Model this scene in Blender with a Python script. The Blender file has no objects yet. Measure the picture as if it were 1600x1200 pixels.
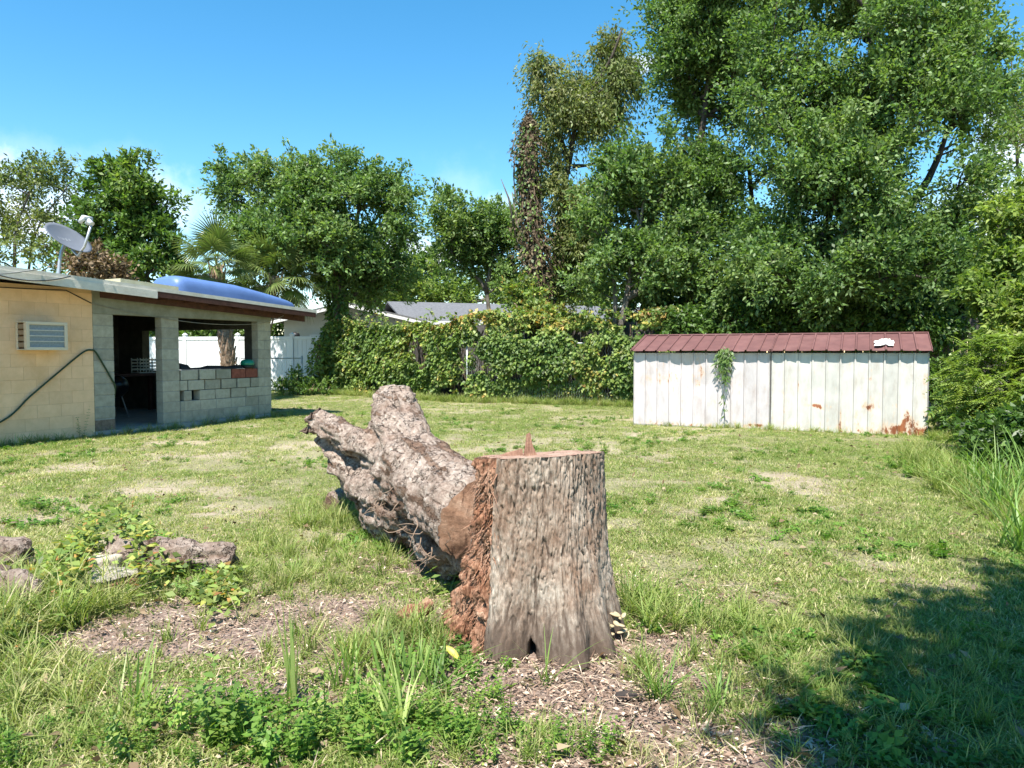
import bpy, bmesh, math, random
import numpy as np
from mathutils import Vector, Matrix
R = math.radians
random.seed(7); rng = np.random.default_rng(7)
S = bpy.context.scene
COL = S.collection

# ------------------------------------------------------------------ camera
F = 1150.0; PITCH = math.atan(50/F); EYE = 1.5
cd = bpy.data.cameras.new('camera'); cam = bpy.data.objects.new('camera', cd); COL.objects.link(cam)
cam.location = (0, 0, EYE); cam.rotation_euler = (math.pi/2 - PITCH, 0, 0)
cd.sensor_width = 36; cd.lens = 36*F/1600; cd.clip_end = 5000; cd.clip_start = 0.05
S.camera = cam
# ------------------------------------------------------------------ sky, sun, exposure
TO_SUN = Vector((-0.30, -0.95, 0)).normalized(); EL = R(62)
SUNV = Vector((TO_SUN.x*math.cos(EL), TO_SUN.y*math.cos(EL), math.sin(EL)))
W = bpy.data.worlds.new('World'); S.world = W; W.use_nodes = True
wn = W.node_tree.nodes; wl = W.node_tree.links; wn.clear()
wout = wn.new('ShaderNodeOutputWorld'); bg = wn.new('ShaderNodeBackground'); bg.inputs[1].default_value = 0.105
sky = wn.new('ShaderNodeTexSky'); sky.sky_type = 'NISHITA'; sky.sun_disc = False
sky.sun_elevation = EL; sky.sun_rotation = math.atan2(TO_SUN.x, TO_SUN.y)
sky.air_density = 1.0; sky.dust_density = 0.0; sky.ozone_density = 1.3; sky.altitude = 20
hsv = wn.new('ShaderNodeHueSaturation'); hsv.inputs['Hue'].default_value = 0.488; hsv.inputs['Saturation'].default_value = 1.36; hsv.inputs['Value'].default_value = 1.0
wl.new(sky.outputs[0], hsv.inputs['Color'])
tc = wn.new('ShaderNodeTexCoord'); nrm = wn.new('ShaderNodeVectorMath'); nrm.operation = 'NORMALIZE'
wl.new(tc.outputs['Generated'], nrm.inputs[0])
nz = wn.new('ShaderNodeTexNoise'); nz.inputs['Scale'].default_value = 14; nz.inputs['Detail'].default_value = 7; nz.inputs['Roughness'].default_value = .62
wl.new(nrm.outputs[0], nz.inputs['Vector'])

def ray(px, py):
    u = (px-800)/F; v = (600-py)/F
    return Vector((u, math.cos(PITCH)+v*math.sin(PITCH), -math.sin(PITCH)+v*math.cos(PITCH)))
def at(px, py, D):
    r = ray(px, py); return Vector((0, 0, EYE)) + r*(D/r.y)
def gr(px, py, z=0.0):
    r = ray(px, py); return Vector((0, 0, EYE)) + r*((z-EYE)/r.z)

total = None
for px, py, rad, st, sx, sz in [(688,404,.030,1.0,.8,1.5),(1006,101,.022,.75,.7,1.6),(1556,180,.016,.9,.7,1.0),(1585,230,.03,.7,.6,.7),
                                (40,350,.05,.9,.6,1.2),(285,318,.075,.42,.5,1.5),(730,300,.05,.12,.8,1.0),(778,318,.03,.45,.7,1.2),
                                (140,262,.05,.16,.45,2.2),(60,235,.06,.12,.4,2.0),(600,400,.035,.8,.5,1.0),(1700,330,.12,.8,.6,1.2),(-200,300,.12,.7,.5,1.3)]:
    d0 = ray(px, py).normalized()
    sub = wn.new('ShaderNodeVectorMath'); sub.operation = 'SUBTRACT'; wl.new(nrm.outputs[0], sub.inputs[0]); sub.inputs[1].default_value = d0
    mul = wn.new('ShaderNodeVectorMath'); mul.operation = 'MULTIPLY'; wl.new(sub.outputs[0], mul.inputs[0]); mul.inputs[1].default_value = (sx, sx, sz)
    ln = wn.new('ShaderNodeVectorMath'); ln.operation = 'LENGTH'; wl.new(mul.outputs[0], ln.inputs[0])
    ad = wn.new('ShaderNodeMath'); ad.operation = 'MULTIPLY_ADD'; wl.new(nz.outputs['Fac'], ad.inputs[0]); ad.inputs[1].default_value = rad*2.6
    wl.new(ln.outputs['Value'], ad.inputs[2])
    mr = wn.new('ShaderNodeMapRange'); mr.interpolation_type = 'SMOOTHSTEP'
    wl.new(ad.outputs[0], mr.inputs[0]); mr.inputs[1].default_value = rad*1.25; mr.inputs[2].default_value = rad*2.35
    mr.inputs[3].default_value = st; mr.inputs[4].default_value = 0
    if total is None: total = mr.outputs[0]
    else:
        mx = wn.new('ShaderNodeMath'); mx.operation = 'MAXIMUM'; wl.new(total, mx.inputs[0]); wl.new(mr.outputs[0], mx.inputs[1]); total = mx.outputs[0]
cmix = wn.new('ShaderNodeMixRGB'); wl.new(total, cmix.inputs['Fac']); wl.new(hsv.outputs[0], cmix.inputs['Color1']); cmix.inputs['Color2'].default_value = (7.0, 7.3, 7.8, 1)
wl.new(cmix.outputs[0], bg.inputs[0]); wl.new(bg.outputs[0], wout.inputs[0])
sd = bpy.data.lights.new('sun', 'SUN'); sd.energy = 4.6; sd.angle = R(0.53); sd.color = (1.0, 0.955, 0.88)
sun = bpy.data.objects.new('sun', sd); COL.objects.link(sun); sun.rotation_euler = SUNV.to_track_quat('Z', 'Y').to_euler(); sun.location = SUNV*60
S.view_settings.view_transform = 'Standard'; S.view_settings.look = 'None'; S.view_settings.gamma = 1; S.view_settings.use_curve_mapping = False
S.view_settings.exposure = 1.24
S.cycles.max_bounces = 8; S.cycles.diffuse_bounces = 3; S.cycles.glossy_bounces = 2; S.cycles.transmission_bounces = 3; S.cycles.transparent_max_bounces = 4
S.cycles.use_denoising = True

# ------------------------------------------------------------------ noise in numpy
def _h(i, j, k, seed):
    n = (i*374761393 + j*668265263 + k*1274126177 + seed*974634777) & 0xFFFFFFFF
    n = ((n ^ (n >> 13))*1274126177) & 0xFFFFFFFF
    n = n ^ (n >> 16)
    return (n & 0xFFFFFF)/float(0xFFFFFF)
def vnoise(P, seed=0):
    P = np.asarray(P, float); I = np.floor(P).astype(np.int64); f = P - I; f = f*f*(3-2*f)
    x, y, z = I[:, 0], I[:, 1], I[:, 2]; o = 0
    for dx in (0, 1):
        for dy in (0, 1):
            for dz in (0, 1):
                w = (f[:, 0] if dx else 1-f[:, 0])*(f[:, 1] if dy else 1-f[:, 1])*(f[:, 2] if dz else 1-f[:, 2])
                o = o + w*_h(x+dx, y+dy, z+dz, seed)
    return o
def fbm(P, seed=0, oct=4, gain=.5):
    P = np.asarray(P, float); s = 0; a = 1; t = 0
    for k in range(oct):
        s = s + a*vnoise(P*(2.03**k)+k*17.3, seed+k); t += a; a *= gain
    return s/t
def fb2(x, y, sc, seed=0, oct=4):
    x = np.asarray(x, float); y = np.asarray(y, float)
    return fbm(np.stack([x.ravel()*sc, y.ravel()*sc, np.zeros(x.size)], 1), seed, oct).reshape(x.shape)
def worley(U, V, seed=0):
    iu = np.floor(U).astype(np.int64); iv = np.floor(V).astype(np.int64)
    F1 = np.full(U.shape, 9.); F2 = np.full(U.shape, 9.)
    for du in (-1, 0, 1):
        for dv in (-1, 0, 1):
            a = iu+du; b = iv+dv; z = np.zeros_like(a)
            d = np.hypot(a+_h(a, b, z, seed)-U, b+_h(a, b, z+1, seed)-V)
            F2 = np.minimum(F2, np.maximum(F1, d)); F1 = np.minimum(F1, d)
    return F1, F2
def sstep(x, a, b):
    t = np.clip((x-a)/(b-a), 0, 1); return t*t*(3-2*t)

# ------------------------------------------------------------------ ground functions
def gh(x, y):
    x = np.asarray(x, float); y = np.asarray(y, float)
    mound = .05*np.exp(-(((x-.25)/1.1)**2 + ((y-3.7)/.9)**2))
    left = .06*np.exp(-(((x+2.9)/1.0)**2 + ((y-4.8)/.7)**2))
    return mound + left + (fb2(x, y, .5, 3, 3)-.5)*.07 + (fb2(x, y, 2.6, 5, 3)-.5)*.035 - .005
def mulch(x, y):
    x = np.asarray(x, float); y = np.asarray(y, float)
    n = (fb2(x, y, 2.1, 11, 4)-.5)
    a = np.exp(-(((x-.40)/.85)**2 + ((y-3.0)/.9)**2))*1.3
    b = np.maximum(np.exp(-(((x+1.1)/1.15)**2 + ((y-3.85)/.5)**2))*1.05, np.exp(-(((x+1.3)/.8)**2 + ((y-3.2)/.35)**2))*.7)
    c = np.exp(-(((x+.75)/.45)**2 + ((y-4.9)/.8)**2))*.55
    d = np.exp(-(((x-.55)/.5)**2 + ((y-4.2)/.5)**2))*.7
    return np.clip(np.maximum(np.maximum(a, b), np.maximum(c, d)) + n*1.3, 0, 1)
def dryness(x, y):
    return np.clip((fb2(x, y, .35, 21, 4)-.36)*2.6 + (fb2(x, y, 1.5, 22, 3)-.5)*1.5, 0, 1)
def gz(x, y): return float(gh(np.array([x]), np.array([y]))[0])
def on_ground(px, py):
    p = gr(px, py); 
    for _ in range(3): p = gr(px, py, gz(p.x, p.y))
    return p

# ------------------------------------------------------------------ tagging and mesh helpers
def tag(o, label=None, cat=None, group=None, kind=None):
    if label: o['label'] = label
    if cat: o['category'] = cat
    if group: o['group'] = group
    if kind: o['kind'] = kind
    return o
def empty(name, loc, label, cat, rz=0, group=None):
    o = bpy.data.objects.new(name, None); COL.objects.link(o); o.location = loc; o.rotation_euler = (0, 0, rz); o.empty_display_size = .2
    return tag(o, label, cat, group)
def link(name, me, parent=None, loc=None):
    o = bpy.data.objects.new(name, me); COL.objects.link(o)
    if parent is not None: o.parent = parent
    if loc is not None: o.location = loc
    return o
def np_mesh(name, V, faces, mats, attrs=None, smooth=False, mat_idx=None):
    me = bpy.data.meshes.new(name); V = np.asarray(V, np.float32).reshape(-1, 3)
    me.vertices.add(len(V)); me.vertices.foreach_set('co', V.ravel())
    L = []; st = []; k = 0
    for Fa in faces:
        Fa = np.asarray(Fa, np.int32)
        if Fa.size == 0: continue
        n, m = Fa.shape; L.append(Fa.ravel()); st.append(k+np.arange(n, dtype=np.int32)*m); k += n*m
    L = np.concatenate(L); st = np.concatenate(st)
    me.loops.add(len(L)); me.loops.foreach_set('vertex_index', L)
    me.polygons.add(len(st)); me.polygons.foreach_set('loop_start', st)
    if smooth: me.polygons.foreach_set('use_smooth', np.ones(len(st), bool))
    for m in (mats if isinstance(mats, (list, tuple)) else [mats]): me.materials.append(m)
    if mat_idx is not None: me.polygons.foreach_set('material_index', np.asarray(mat_idx, np.int32))
    for nm, (ty, arr) in (attrs or {}).items():
        a = me.attributes.new(nm, ty, 'POINT')
        a.data.foreach_set('vector' if ty == 'FLOAT_VECTOR' else 'value', np.asarray(arr).astype(np.int32 if ty == 'INT' else np.float32).ravel())
    me.update(calc_edges=True); return me

class MB:
    def __init__(s): s.v = []; s.f = []; s.sm = []
    def add(s, vs, fs, smooth=False):
        b = len(s.v); s.v += [tuple(v) for v in vs]; s.f += [tuple(i+b for i in f) for f in fs]; s.sm += [smooth]*len(fs); return s
    def box(s, x0, x1, y0, y1, z0, z1, M=None):
        P = [Vector((x, y, z)) for z in (z0, z1) for x, y in ((x0, y0), (x1, y0), (x1, y1), (x0, y1))]
        if M: P = [M @ p for p in P]
        return s.add(P, [(0,3,2,1),(4,5,6,7),(0,1,5,4),(1,2,6,5),(2,3,7,6),(3,0,4,7)])
    def hexa(s, P): return s.add(P, [(0,3,2,1),(4,5,6,7),(0,1,5,4),(1,2,6,5),(2,3,7,6),(3,0,4,7)])
    def tube(s, pts, rad, n=8, cap=True):
        pts = [Vector(p) for p in pts]; m = len(pts)
        if not isinstance(rad, (list, tuple)): rad = [rad]*m
        up = Vector((0, 0, 1)); vs = []; prev = None
        for i, p in enumerate(pts):
            t = (pts[min(i+1, m-1)]-pts[max(i-1, 0)]).normalized()
            if prev is None:
                x = t.cross(up if abs(t.z) < .9 else Vector((1, 0, 0))).normalized()
            else:
                x = (prev - t*prev.dot(t)).normalized()
            prev = x; y = t.cross(x)
            vs += [p + (x*math.cos(2*math.pi*k/n)+y*math.sin(2*math.pi*k/n))*rad[i] for k in range(n)]
        fs = [(i*n+k, i*n+(k+1) % n, (i+1)*n+(k+1) % n, (i+1)*n+k) for i in range(m-1) for k in range(n)]
        s.add(vs, fs, True)
        if cap:
            b = len(s.v)-len(vs); s.f += [tuple(b+k for k in range(n))[::-1], tuple(b+(m-1)*n+k for k in range(n))]; s.sm += [False, False]
        return s
    def lathe(s, prof, n=24, c=(0, 0, 0), M=None):
        vs = []
        for r, z in prof:
            for k in range(n):
                p = Vector((r*math.cos(2*math.pi*k/n), r*math.sin(2*math.pi*k/n), z)) 
                vs.append((M @ p if M else p)+Vector(c))
        m = len(prof)
        return s.add(vs, [(i*n+k, i*n+(k+1) % n, (i+1)*n+(k+1) % n, (i+1)*n+k) for i in range(m-1) for k in range(n)], True)
    def mesh(s, name, mat, bevel=0):
        me = bpy.data.meshes.new(name); me.from_pydata(s.v, [], s.f)
        me.polygons.foreach_set('use_smooth', s.sm); me.materials.append(mat)
        if bevel:
            bm = bmesh.new(); bm.from_mesh(me)
            bmesh.ops.bevel(bm, geom=[e for e in bm.edges if len(e.link_faces) == 2 and e.calc_face_angle(0) > .6], offset=bevel, segments=1, affect='EDGES', profile=.5)
            bm.to_mesh(me); bm.free()
        me.update(); return me
    def build(s, name, mat, parent=None, bevel=0, loc=None): return link(name, s.mesh(name, mat, bevel), parent, loc)

# ------------------------------------------------------------------ materials
def new_mat(name):
    m = bpy.data.materials.new(name); m.use_nodes = True; nt = m.node_tree
    return m, nt, nt.nodes['Principled BSDF'], nt.nodes['Material Output']
def nd(nt, ty, **kw):
    n = nt.nodes.new(ty)
    for k, v in kw.items():
        if k in n.inputs: n.inputs[k].default_value = v
        else: setattr(n, k, v)
    return n
def ramp(nt, src, stops, interp='LINEAR'):
    r = nt.nodes.new('ShaderNodeValToRGB'); e = r.color_ramp.elements; r.color_ramp.interpolation = interp
    while len(e) < len(stops): e.new(.5)
    for i, (p, c) in enumerate(stops):
        e[i].position = p; e[i].color = (*c, 1) if len(c) == 3 else c
    if src is not None: nt.links.new(src, r.inputs[0])
    return r
def mixc(nt, fac, a, b, mode='MIX'):
    m = nt.nodes.new('ShaderNodeMixRGB'); m.blend_type = mode
    for i, x in enumerate((fac, a, b)):
        if hasattr(x, 'is_output') or hasattr(x, 'links'): nt.links.new(x, m.inputs[i])
        elif i == 0: m.inputs[0].default_value = x
        else: m.inputs[i].default_value = (*x, 1) if len(x) == 3 else x
    return m.outputs[0]
def bump(nt, h, b, strength=.4, dist=.01):
    n = nt.nodes.new('ShaderNodeBump'); n.inputs['Strength'].default_value = strength; n.inputs['Distance'].default_value = dist
    nt.links.new(h, n.inputs['Height']); nt.links.new(n.outputs[0], b.inputs['Normal']); return n
def plain(name, c1, c2=None, rough=.7, sc=8, bmp=.15, dist=.004, metal=0, spec=.4, objrand=0, detail=6):
    """two colours through noise, fine relief, optional per-object variation"""
    m, nt, b, o = new_mat(name); c2 = c2 or tuple(x*.7 for x in c1)
    t = nd(nt, 'ShaderNodeTexCoord'); n = nd(nt, 'ShaderNodeTexNoise', Scale=sc, Detail=detail, Roughness=.65)
    nt.links.new(t.outputs['Object'], n.inputs['Vector'])
    r = ramp(nt, n.outputs['Fac'], [(.3, c2), (.68, c1)]); col = r.outputs[0]
    if objrand:
        oi = nd(nt, 'ShaderNodeObjectInfo'); mr = nd(nt, 'ShaderNodeMapRange'); nt.links.new(oi.outputs['Random'], mr.inputs[0])
        mr.inputs[3].default_value = 1-objrand; mr.inputs[4].default_value = 1+objrand*.6
        h = nd(nt, 'ShaderNodeHueSaturation'); nt.links.new(mr.outputs[0], h.inputs['Value']); nt.links.new(col, h.inputs['Color']); col = h.outputs[0]
    nt.links.new(col, b.inputs['Base Color']); b.inputs['Roughness'].default_value = rough; b.inputs['Metallic'].default_value = metal
    b.inputs['Specular IOR Level'].default_value = spec
    if bmp:
        n2 = nd(nt, 'ShaderNodeTexNoise', Scale=sc*9, Detail=4); nt.links.new(t.outputs['Object'], n2.inputs['Vector']); bump(nt, n2.outputs['Fac'], b, bmp, dist)
    return m
def leaf_mat(name, cols, trans=.3, rough=.42, spec=.45, inst=False, var=.35):
    """cols: stops over the 'tint' attribute; each leaf (mesh island) or instance varies"""
    m, nt, b, o = new_mat(name)
    a = nd(nt, 'ShaderNodeAttribute', attribute_name='tint')
    if inst:
        oi = nd(nt, 'ShaderNodeObjectInfo'); rnd = oi.outputs['Random']
        r = ramp(nt, a.outputs['Fac'], cols)
    else:
        g = nd(nt, 'ShaderNodeNewGeometry'); rnd = g.outputs['Random Per Island']
        r = ramp(nt, a.outputs['Fac'], cols)
    mr = nd(nt, 'ShaderNodeMapRange'); nt.links.new(rnd, mr.inputs[0]); mr.inputs[3].default_value = 1-var; mr.inputs[4].default_value = 1+var
    h = nd(nt, 'ShaderNodeHueSaturation'); nt.links.new(mr.outputs[0], h.inputs['Value']); nt.links.new(r.outputs[0], h.inputs['Color'])
    nt.links.new(h.outputs[0], b.inputs['Base Color']); b.inputs['Roughness'].default_value = rough; b.inputs['Specular IOR Level'].default_value = spec
    t = nd(nt, 'ShaderNodeBsdfTranslucent'); t2 = mixc(nt, 1, h.outputs[0], (1.3, 1.45, .6), 'MULTIPLY'); nt.links.new(t2, t.inputs[0])
    ms = nd(nt, 'ShaderNodeMixShader'); ms.inputs[0].default_value = trans
    nt.links.new(b.outputs[0], ms.inputs[1]); nt.links.new(t.outputs[0], ms.inputs[2]); nt.links.new(ms.outputs[0], o.inputs[0])
    return m
def bark_mat(name, dark, mid, light, sc=6, stretch=.25, bmp=.8, dist=.03, rough=.9):
    m, nt, b, o = new_mat(name)
    t = nd(nt, 'ShaderNodeTexCoord'); mp = nd(nt, 'ShaderNodeMapping'); mp.inputs['Scale'].default_value = (1, 1, stretch); nt.links.new(t.outputs['Object'], mp.inputs['Vector'])
    n = nd(nt, 'ShaderNodeTexNoise', Scale=sc*3, Detail=8, Roughness=.7); nt.links.new(mp.outputs[0], n.inputs['Vector'])
    r = ramp(nt, n.outputs['Fac'], [(.3, dark), (.5, mid), (.7, light)])
    nt.links.new(r.outputs[0], b.inputs['Base Color']); b.inputs['Roughness'].default_value = rough; b.inputs['Specular IOR Level'].default_value = .15
    bump(nt, n.outputs['Fac'], b, bmp, dist); return m

G1 = [(0, (.022, .05, .010)), (.45, (.05, .10, .018)), (.8, (.10, .15, .028)), (1, (.20, .19, .05))]
M = {}
M['oak'] = leaf_mat('oak_leaf', [(0, (.060, .110, .031)), (.5, (.128, .212, .062)), (1, (.22, .285, .10))], .38, .5, .36, var=.42)
M['olive'] = leaf_mat('olive_leaf', [(0, (.085, .125, .036)), (.5, (.155, .195, .06)), (1, (.25, .245, .095))], .38, .5, .36, var=.42)
M['mid'] = leaf_mat('mid_leaf', [(0, (.05, .10, .02)), (.5, (.105, .185, .038)), (1, (.19, .25, .06))], .36, .45, .45, var=.5)
M['bright'] = leaf_mat('bright_leaf', [(0, (.10, .16, .032)), (.5, (.19, .265, .055)), (1, (.31, .35, .095))], .4, .5, .4, var=.45)
M['vine'] = leaf_mat('vine_leaf', [(0, (.05, .10, .024)), (.4, (.13, .205, .048)), (.7, (.25, .31, .075)), (.86, (.44, .34, .09)), (1, (.40, .18, .07))], .38, .5, .4, var=.5)
M['dryleaf'] = leaf_mat('dry_leaf', [(0, (.10, .06, .03)), (.5, (.20, .14, .085)), (1, (.32, .25, .16))], .15, .7, .2)
M['snagleaf'] = leaf_mat('dry_vine_leaf', [(0, (.06, .04, .025)), (.5, (.13, .10, .06)), (1, (.22, .18, .11))], .15, .7, .2)
M['grass'] = leaf_mat('grass_blade', [(0, (.09, .16, .03)), (.35, (.19, .26, .062)), (.65, (.32, .335, .12)), (1, (.56, .48, .29))], .38, .55, .25, inst=True, var=.3)
M['weed'] = leaf_mat('weed_leaf', [(0, (.06, .145, .022)), (.5, (.14, .25, .04)), (1, (.29, .36, .085))], .38, .45, .35, inst=True, var=.3)
M['reed'] = leaf_mat('reed_blade', [(0, (.09, .18, .035)), (.5, (.22, .33, .08)), (1, (.42, .48, .17))], .42, .45, .35, var=.25)
M['palm'] = leaf_mat('palm_leaf', [(0, (.04, .07, .02)), (.5, (.10, .15, .04)), (1, (.26, .27, .11))], .25, .35, .55)
M['bark_grey'] = bark_mat('grey_tree_bark', (.05, .042, .035), (.13, .115, .095), (.24, .215, .185), 4, .3)
M['bark_dark'] = bark_mat('dark_tree_bark', (.025, .02, .016), (.06, .05, .04), (.12, .1, .085), 4, .3)
M['bark_vine'] = bark_mat('vine_stem_bark', (.05, .035, .025), (.16, .11, .075), (.30, .23, .16), 6, .3)

# ------------------------------------------------------------------ leaves
def unit(A): return A/np.maximum(np.linalg.norm(A, axis=1, keepdims=True), 1e-9)
def leaf_geo(P, D, N, L, Wd, tint, curl=.15):
    """P base, D direction, N normal, L length, Wd width -> folded quads"""
    D = unit(D); B = unit(np.cross(D, N)); N = np.cross(B, D); L = L[:, None]; Wd = Wd[:, None]
    V = np.stack([P, P+D*L*.45+B*Wd*.5+N*Wd*curl, P+D*L-N*L*curl*.6, P+D*L*.45-B*Wd*.5+N*Wd*curl], 1).reshape(-1, 3)
    Fq = np.arange(len(P)*4, dtype=np.int32).reshape(-1, 4)
    return V, Fq, np.repeat(tint, 4)
def rdir(n, up=0.): 
    v = rng.normal(size=(n, 3)); v[:, 2] += up; return unit(v)
def clump_leaves(C, Rr, per, L, Wd, tint0, flat=.7, hang=0., outward=None, upn=.8, tvar=.16):
    n = len(C)*per; ci = np.repeat(np.arange(len(C)), per)
    g = rng.normal(size=(n, 3))*.48; g[:, 2] *= flat
    lim = np.maximum(np.linalg.norm(g, axis=1, keepdims=True)/1.05, 1); g /= lim
    if outward is not None:                           # leaves sit along three or four twigs that fan out from each branch tip
        nt_ = 4; tw = unit(outward[:, None, :].repeat(nt_, 1).reshape(-1, 3)*.9+rng.normal(size=(len(C)*nt_, 3))*.75+np.array([0, 0, .25-hang*.9])).reshape(len(C), nt_, 3)
        td = tw[ci, rng.integers(0, nt_, n)]; t_ = rng.uniform(-.25, 1.35, n)**1.0; g = td*t_[:, None]*1.05+rng.normal(size=(n, 3))*.17*(1.25-.5*np.abs(t_))[:, None]; g[:, 2] -= (.18+.3*hang)*np.clip(t_, 0, 2)**2
        P = C[ci] + g*Rr[ci][:, None]; D = rng.normal(size=(n, 3))*.6 + td*.8; D[:, 2] -= hang
    else:
        P = C[ci] + g*Rr[ci][:, None]; D = rng.normal(size=(n, 3))*.7 + unit(g); D[:, 2] -= hang
    N = rng.normal(size=(n, 3))*.75; N[:, 2] += upn
    if outward is not None: N += (outward[ci])*.35
    l = L*rng.uniform(.6, 1.35, n); w = Wd*rng.uniform(.7, 1.3, n)
    t = np.clip(tint0[ci] + rng.normal(size=n)*tvar, 0, 1)
    return leaf_geo(P, D, unit(N), l, w, t)

def skeleton(trunks, tips, r_tip, mat, name, parent, sides=6, bend=.25):
    """trunks: list of (points, r0, r1); tips: (n,3). Grows branches from trunks to each tip; returns built object."""
    pts = []; par = []; segs = []
    mb = MB()
    for P, r0, r1 in trunks:
        P = [Vector(p) for p in P]; fine = []
        for i in range(len(P)-1):
            m = max(2, int((P[i+1]-P[i]).length/.5))
            a = P[max(i-1, 0)]; b = P[i]; c = P[i+1]; d = P[min(i+2, len(P)-1)]
            for k in range(m):
                t = k/m; fine.append(.5*((2*b)+(c-a)*t+(2*a-5*b+4*c-d)*t*t+(3*b-3*c+d-a)*t**3))
        fine.append(P[-1]); m = len(fine)
        rr = [r0+(r1-r0)*(i/(m-1))**.8 for i in range(m)]; rr[0] *= 1.35
        fine2 = [f+Vector((random.uniform(-1, 1), random.uniform(-1, 1), 0))*rr[i]*.22 if 0 < i < m-1 else f for i, f in enumerate(fine)]
        mb.tube(fine2, rr, 10)
        base = len(pts)
        for i, f in enumerate(fine2): pts.append(tuple(f)); par.append(-1)
        trunk_end = len(pts)
    A = np.array(pts); ntr = len(A)
    use = np.arange(ntr)
    zlo = np.percentile(A[:, 2], 22)
    pref = np.where(A[:, 2] < zlo, 3.0, 0.0)
    cost = pref.copy()
    d0 = np.array([np.min(np.linalg.norm(A-t, axis=1)) for t in tips]) if len(tips) else np.array([])
    chains = []
    for ti in np.argsort(d0):
        t = tips[ti]; d = np.linalg.norm(A-t, axis=1) + cost + np.maximum(A[:, 2]-t[2]+.2, 0)*1.2
        j = int(np.argmin(d)); a = A[j]; L = np.linalg.norm(t-a); m = int(np.clip(L/.45, 2, 7))
        mid = (a+t)/2 + rng.normal(size=3)*L*bend*.5; mid[2] += L*.06
        nodes = [j]; new = []
        for k in range(1, m+1):
            u = k/m; q = (1-u)**2*a+2*u*(1-u)*mid+u*u*t; new.append(q); par.append(nodes[-1]); nodes.append(len(A)+len(new)-1)
        A = np.vstack([A, new]); cost = np.concatenate([cost, np.full(m, .15)]); chains.append(nodes)
    cnt = np.zeros(len(A)); 
    for ch in chains:
        k = ch[-1]
        while k >= 0: cnt[k] += 1; k = par[k] if k >= ntr else -1
    for ch in chains:
        rr = [r_tip*max(cnt[k], 1)**.5 for k in ch]; rr[0] = rr[1]*1.05; rr[-1] = r_tip*.6
        mb.tube([A[k] for k in ch], rr, sides if rr[0] > .03 else 4, cap=False)
    return mb.build(name, mat, parent)

def crown_tips(lobes, n, seed, gap=.42, gsc=.55, shell=.55):
    vol = np.array([r[0]*r[1]*r[2] for c, r in lobes])**.8; vol /= vol.sum(); out = []; od = []; m = 4096
    Cn = np.array([c for c, r in lobes]); Rn = np.array([r for c, r in lobes])
    while len(out) < n:
        li = rng.choice(len(lobes), size=m, p=vol); d = unit(rng.normal(size=(m, 3)))
        u = np.where(rng.random(m) < .8, rng.uniform(shell**3, 1, m)**(1/3), rng.uniform(.1, 1, m))
        u *= np.where(rng.random(m) < .85, .66+.85*fbm(d*2.3+li[:, None]*3.1, seed+9, 2), 1.0)
        u = np.where(rng.random(m) < .07, rng.uniform(1.05, 1.4, m), u)
        p = Cn[li]+d*Rn[li]*u[:, None]; g = .6*vnoise(p*gsc*1.7, seed)+.4*vnoise(p*gsc*.8, seed+1)
        ok = (g > gap*rng.uniform(.92, 1.06, m))&~((d[:, 2] < -.55)&(rng.random(m) < .6))
        out += list(p[ok]); od += list(d[ok])
    return np.array(out[:n]), np.array(od[:n])
def tree(name, label, lobes, trunks, n, per, L, Wd, cr, leaf, bark, seed, group=None, flat=.75, hang=0., tint=(.25, .75), gap=.42, r_tip=.012, upn=.8, gsc=.55, shell=.55, cat='tree', extra=None):
    base = Vector(trunks[0][0][0]); root = empty(name, base, label, cat, 0, group); n = int(n*1.5); per = int(per*.8); cr *= .78
    tips, od = crown_tips(lobes, n, seed, gap, gsc, shell)
    tr = skeleton([([Vector(p)-base for p in P], a, b) for P, a, b in trunks], tips-np.array(base), r_tip, M[bark], 'trunk', root)
    zc = tips[:, 2]; tt = tint[0] + (tint[1]-tint[0])*vnoise(tips*.9, seed+5) + rng.normal(size=n)*.07
    rr = cr*rng.uniform(.6, 1.3, n)
    V, Fq, T = clump_leaves(tips-np.array(base), rr, per, L, Wd, tt, flat, hang, od, upn)
    if extra is not None:
        V2, F2, T2 = extra(np.array(base)); Fq = np.vstack([Fq, F2+len(V)]); V = np.vstack([V, V2]); T = np.concatenate([T, T2])
    link('crown', np_mesh('crown', V, [Fq], M[leaf], {'tint': ('FLOAT', T)}), root)
    return root
def lobe(px, py, D, rpx, rpy=None, dep=None):
    p = at(px, py, D); k = D/F; rx = rpx*k; rz = (rpy or rpx)*k
    return (tuple(p), (rx, dep or (rx+rz)*.5, rz))
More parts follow.
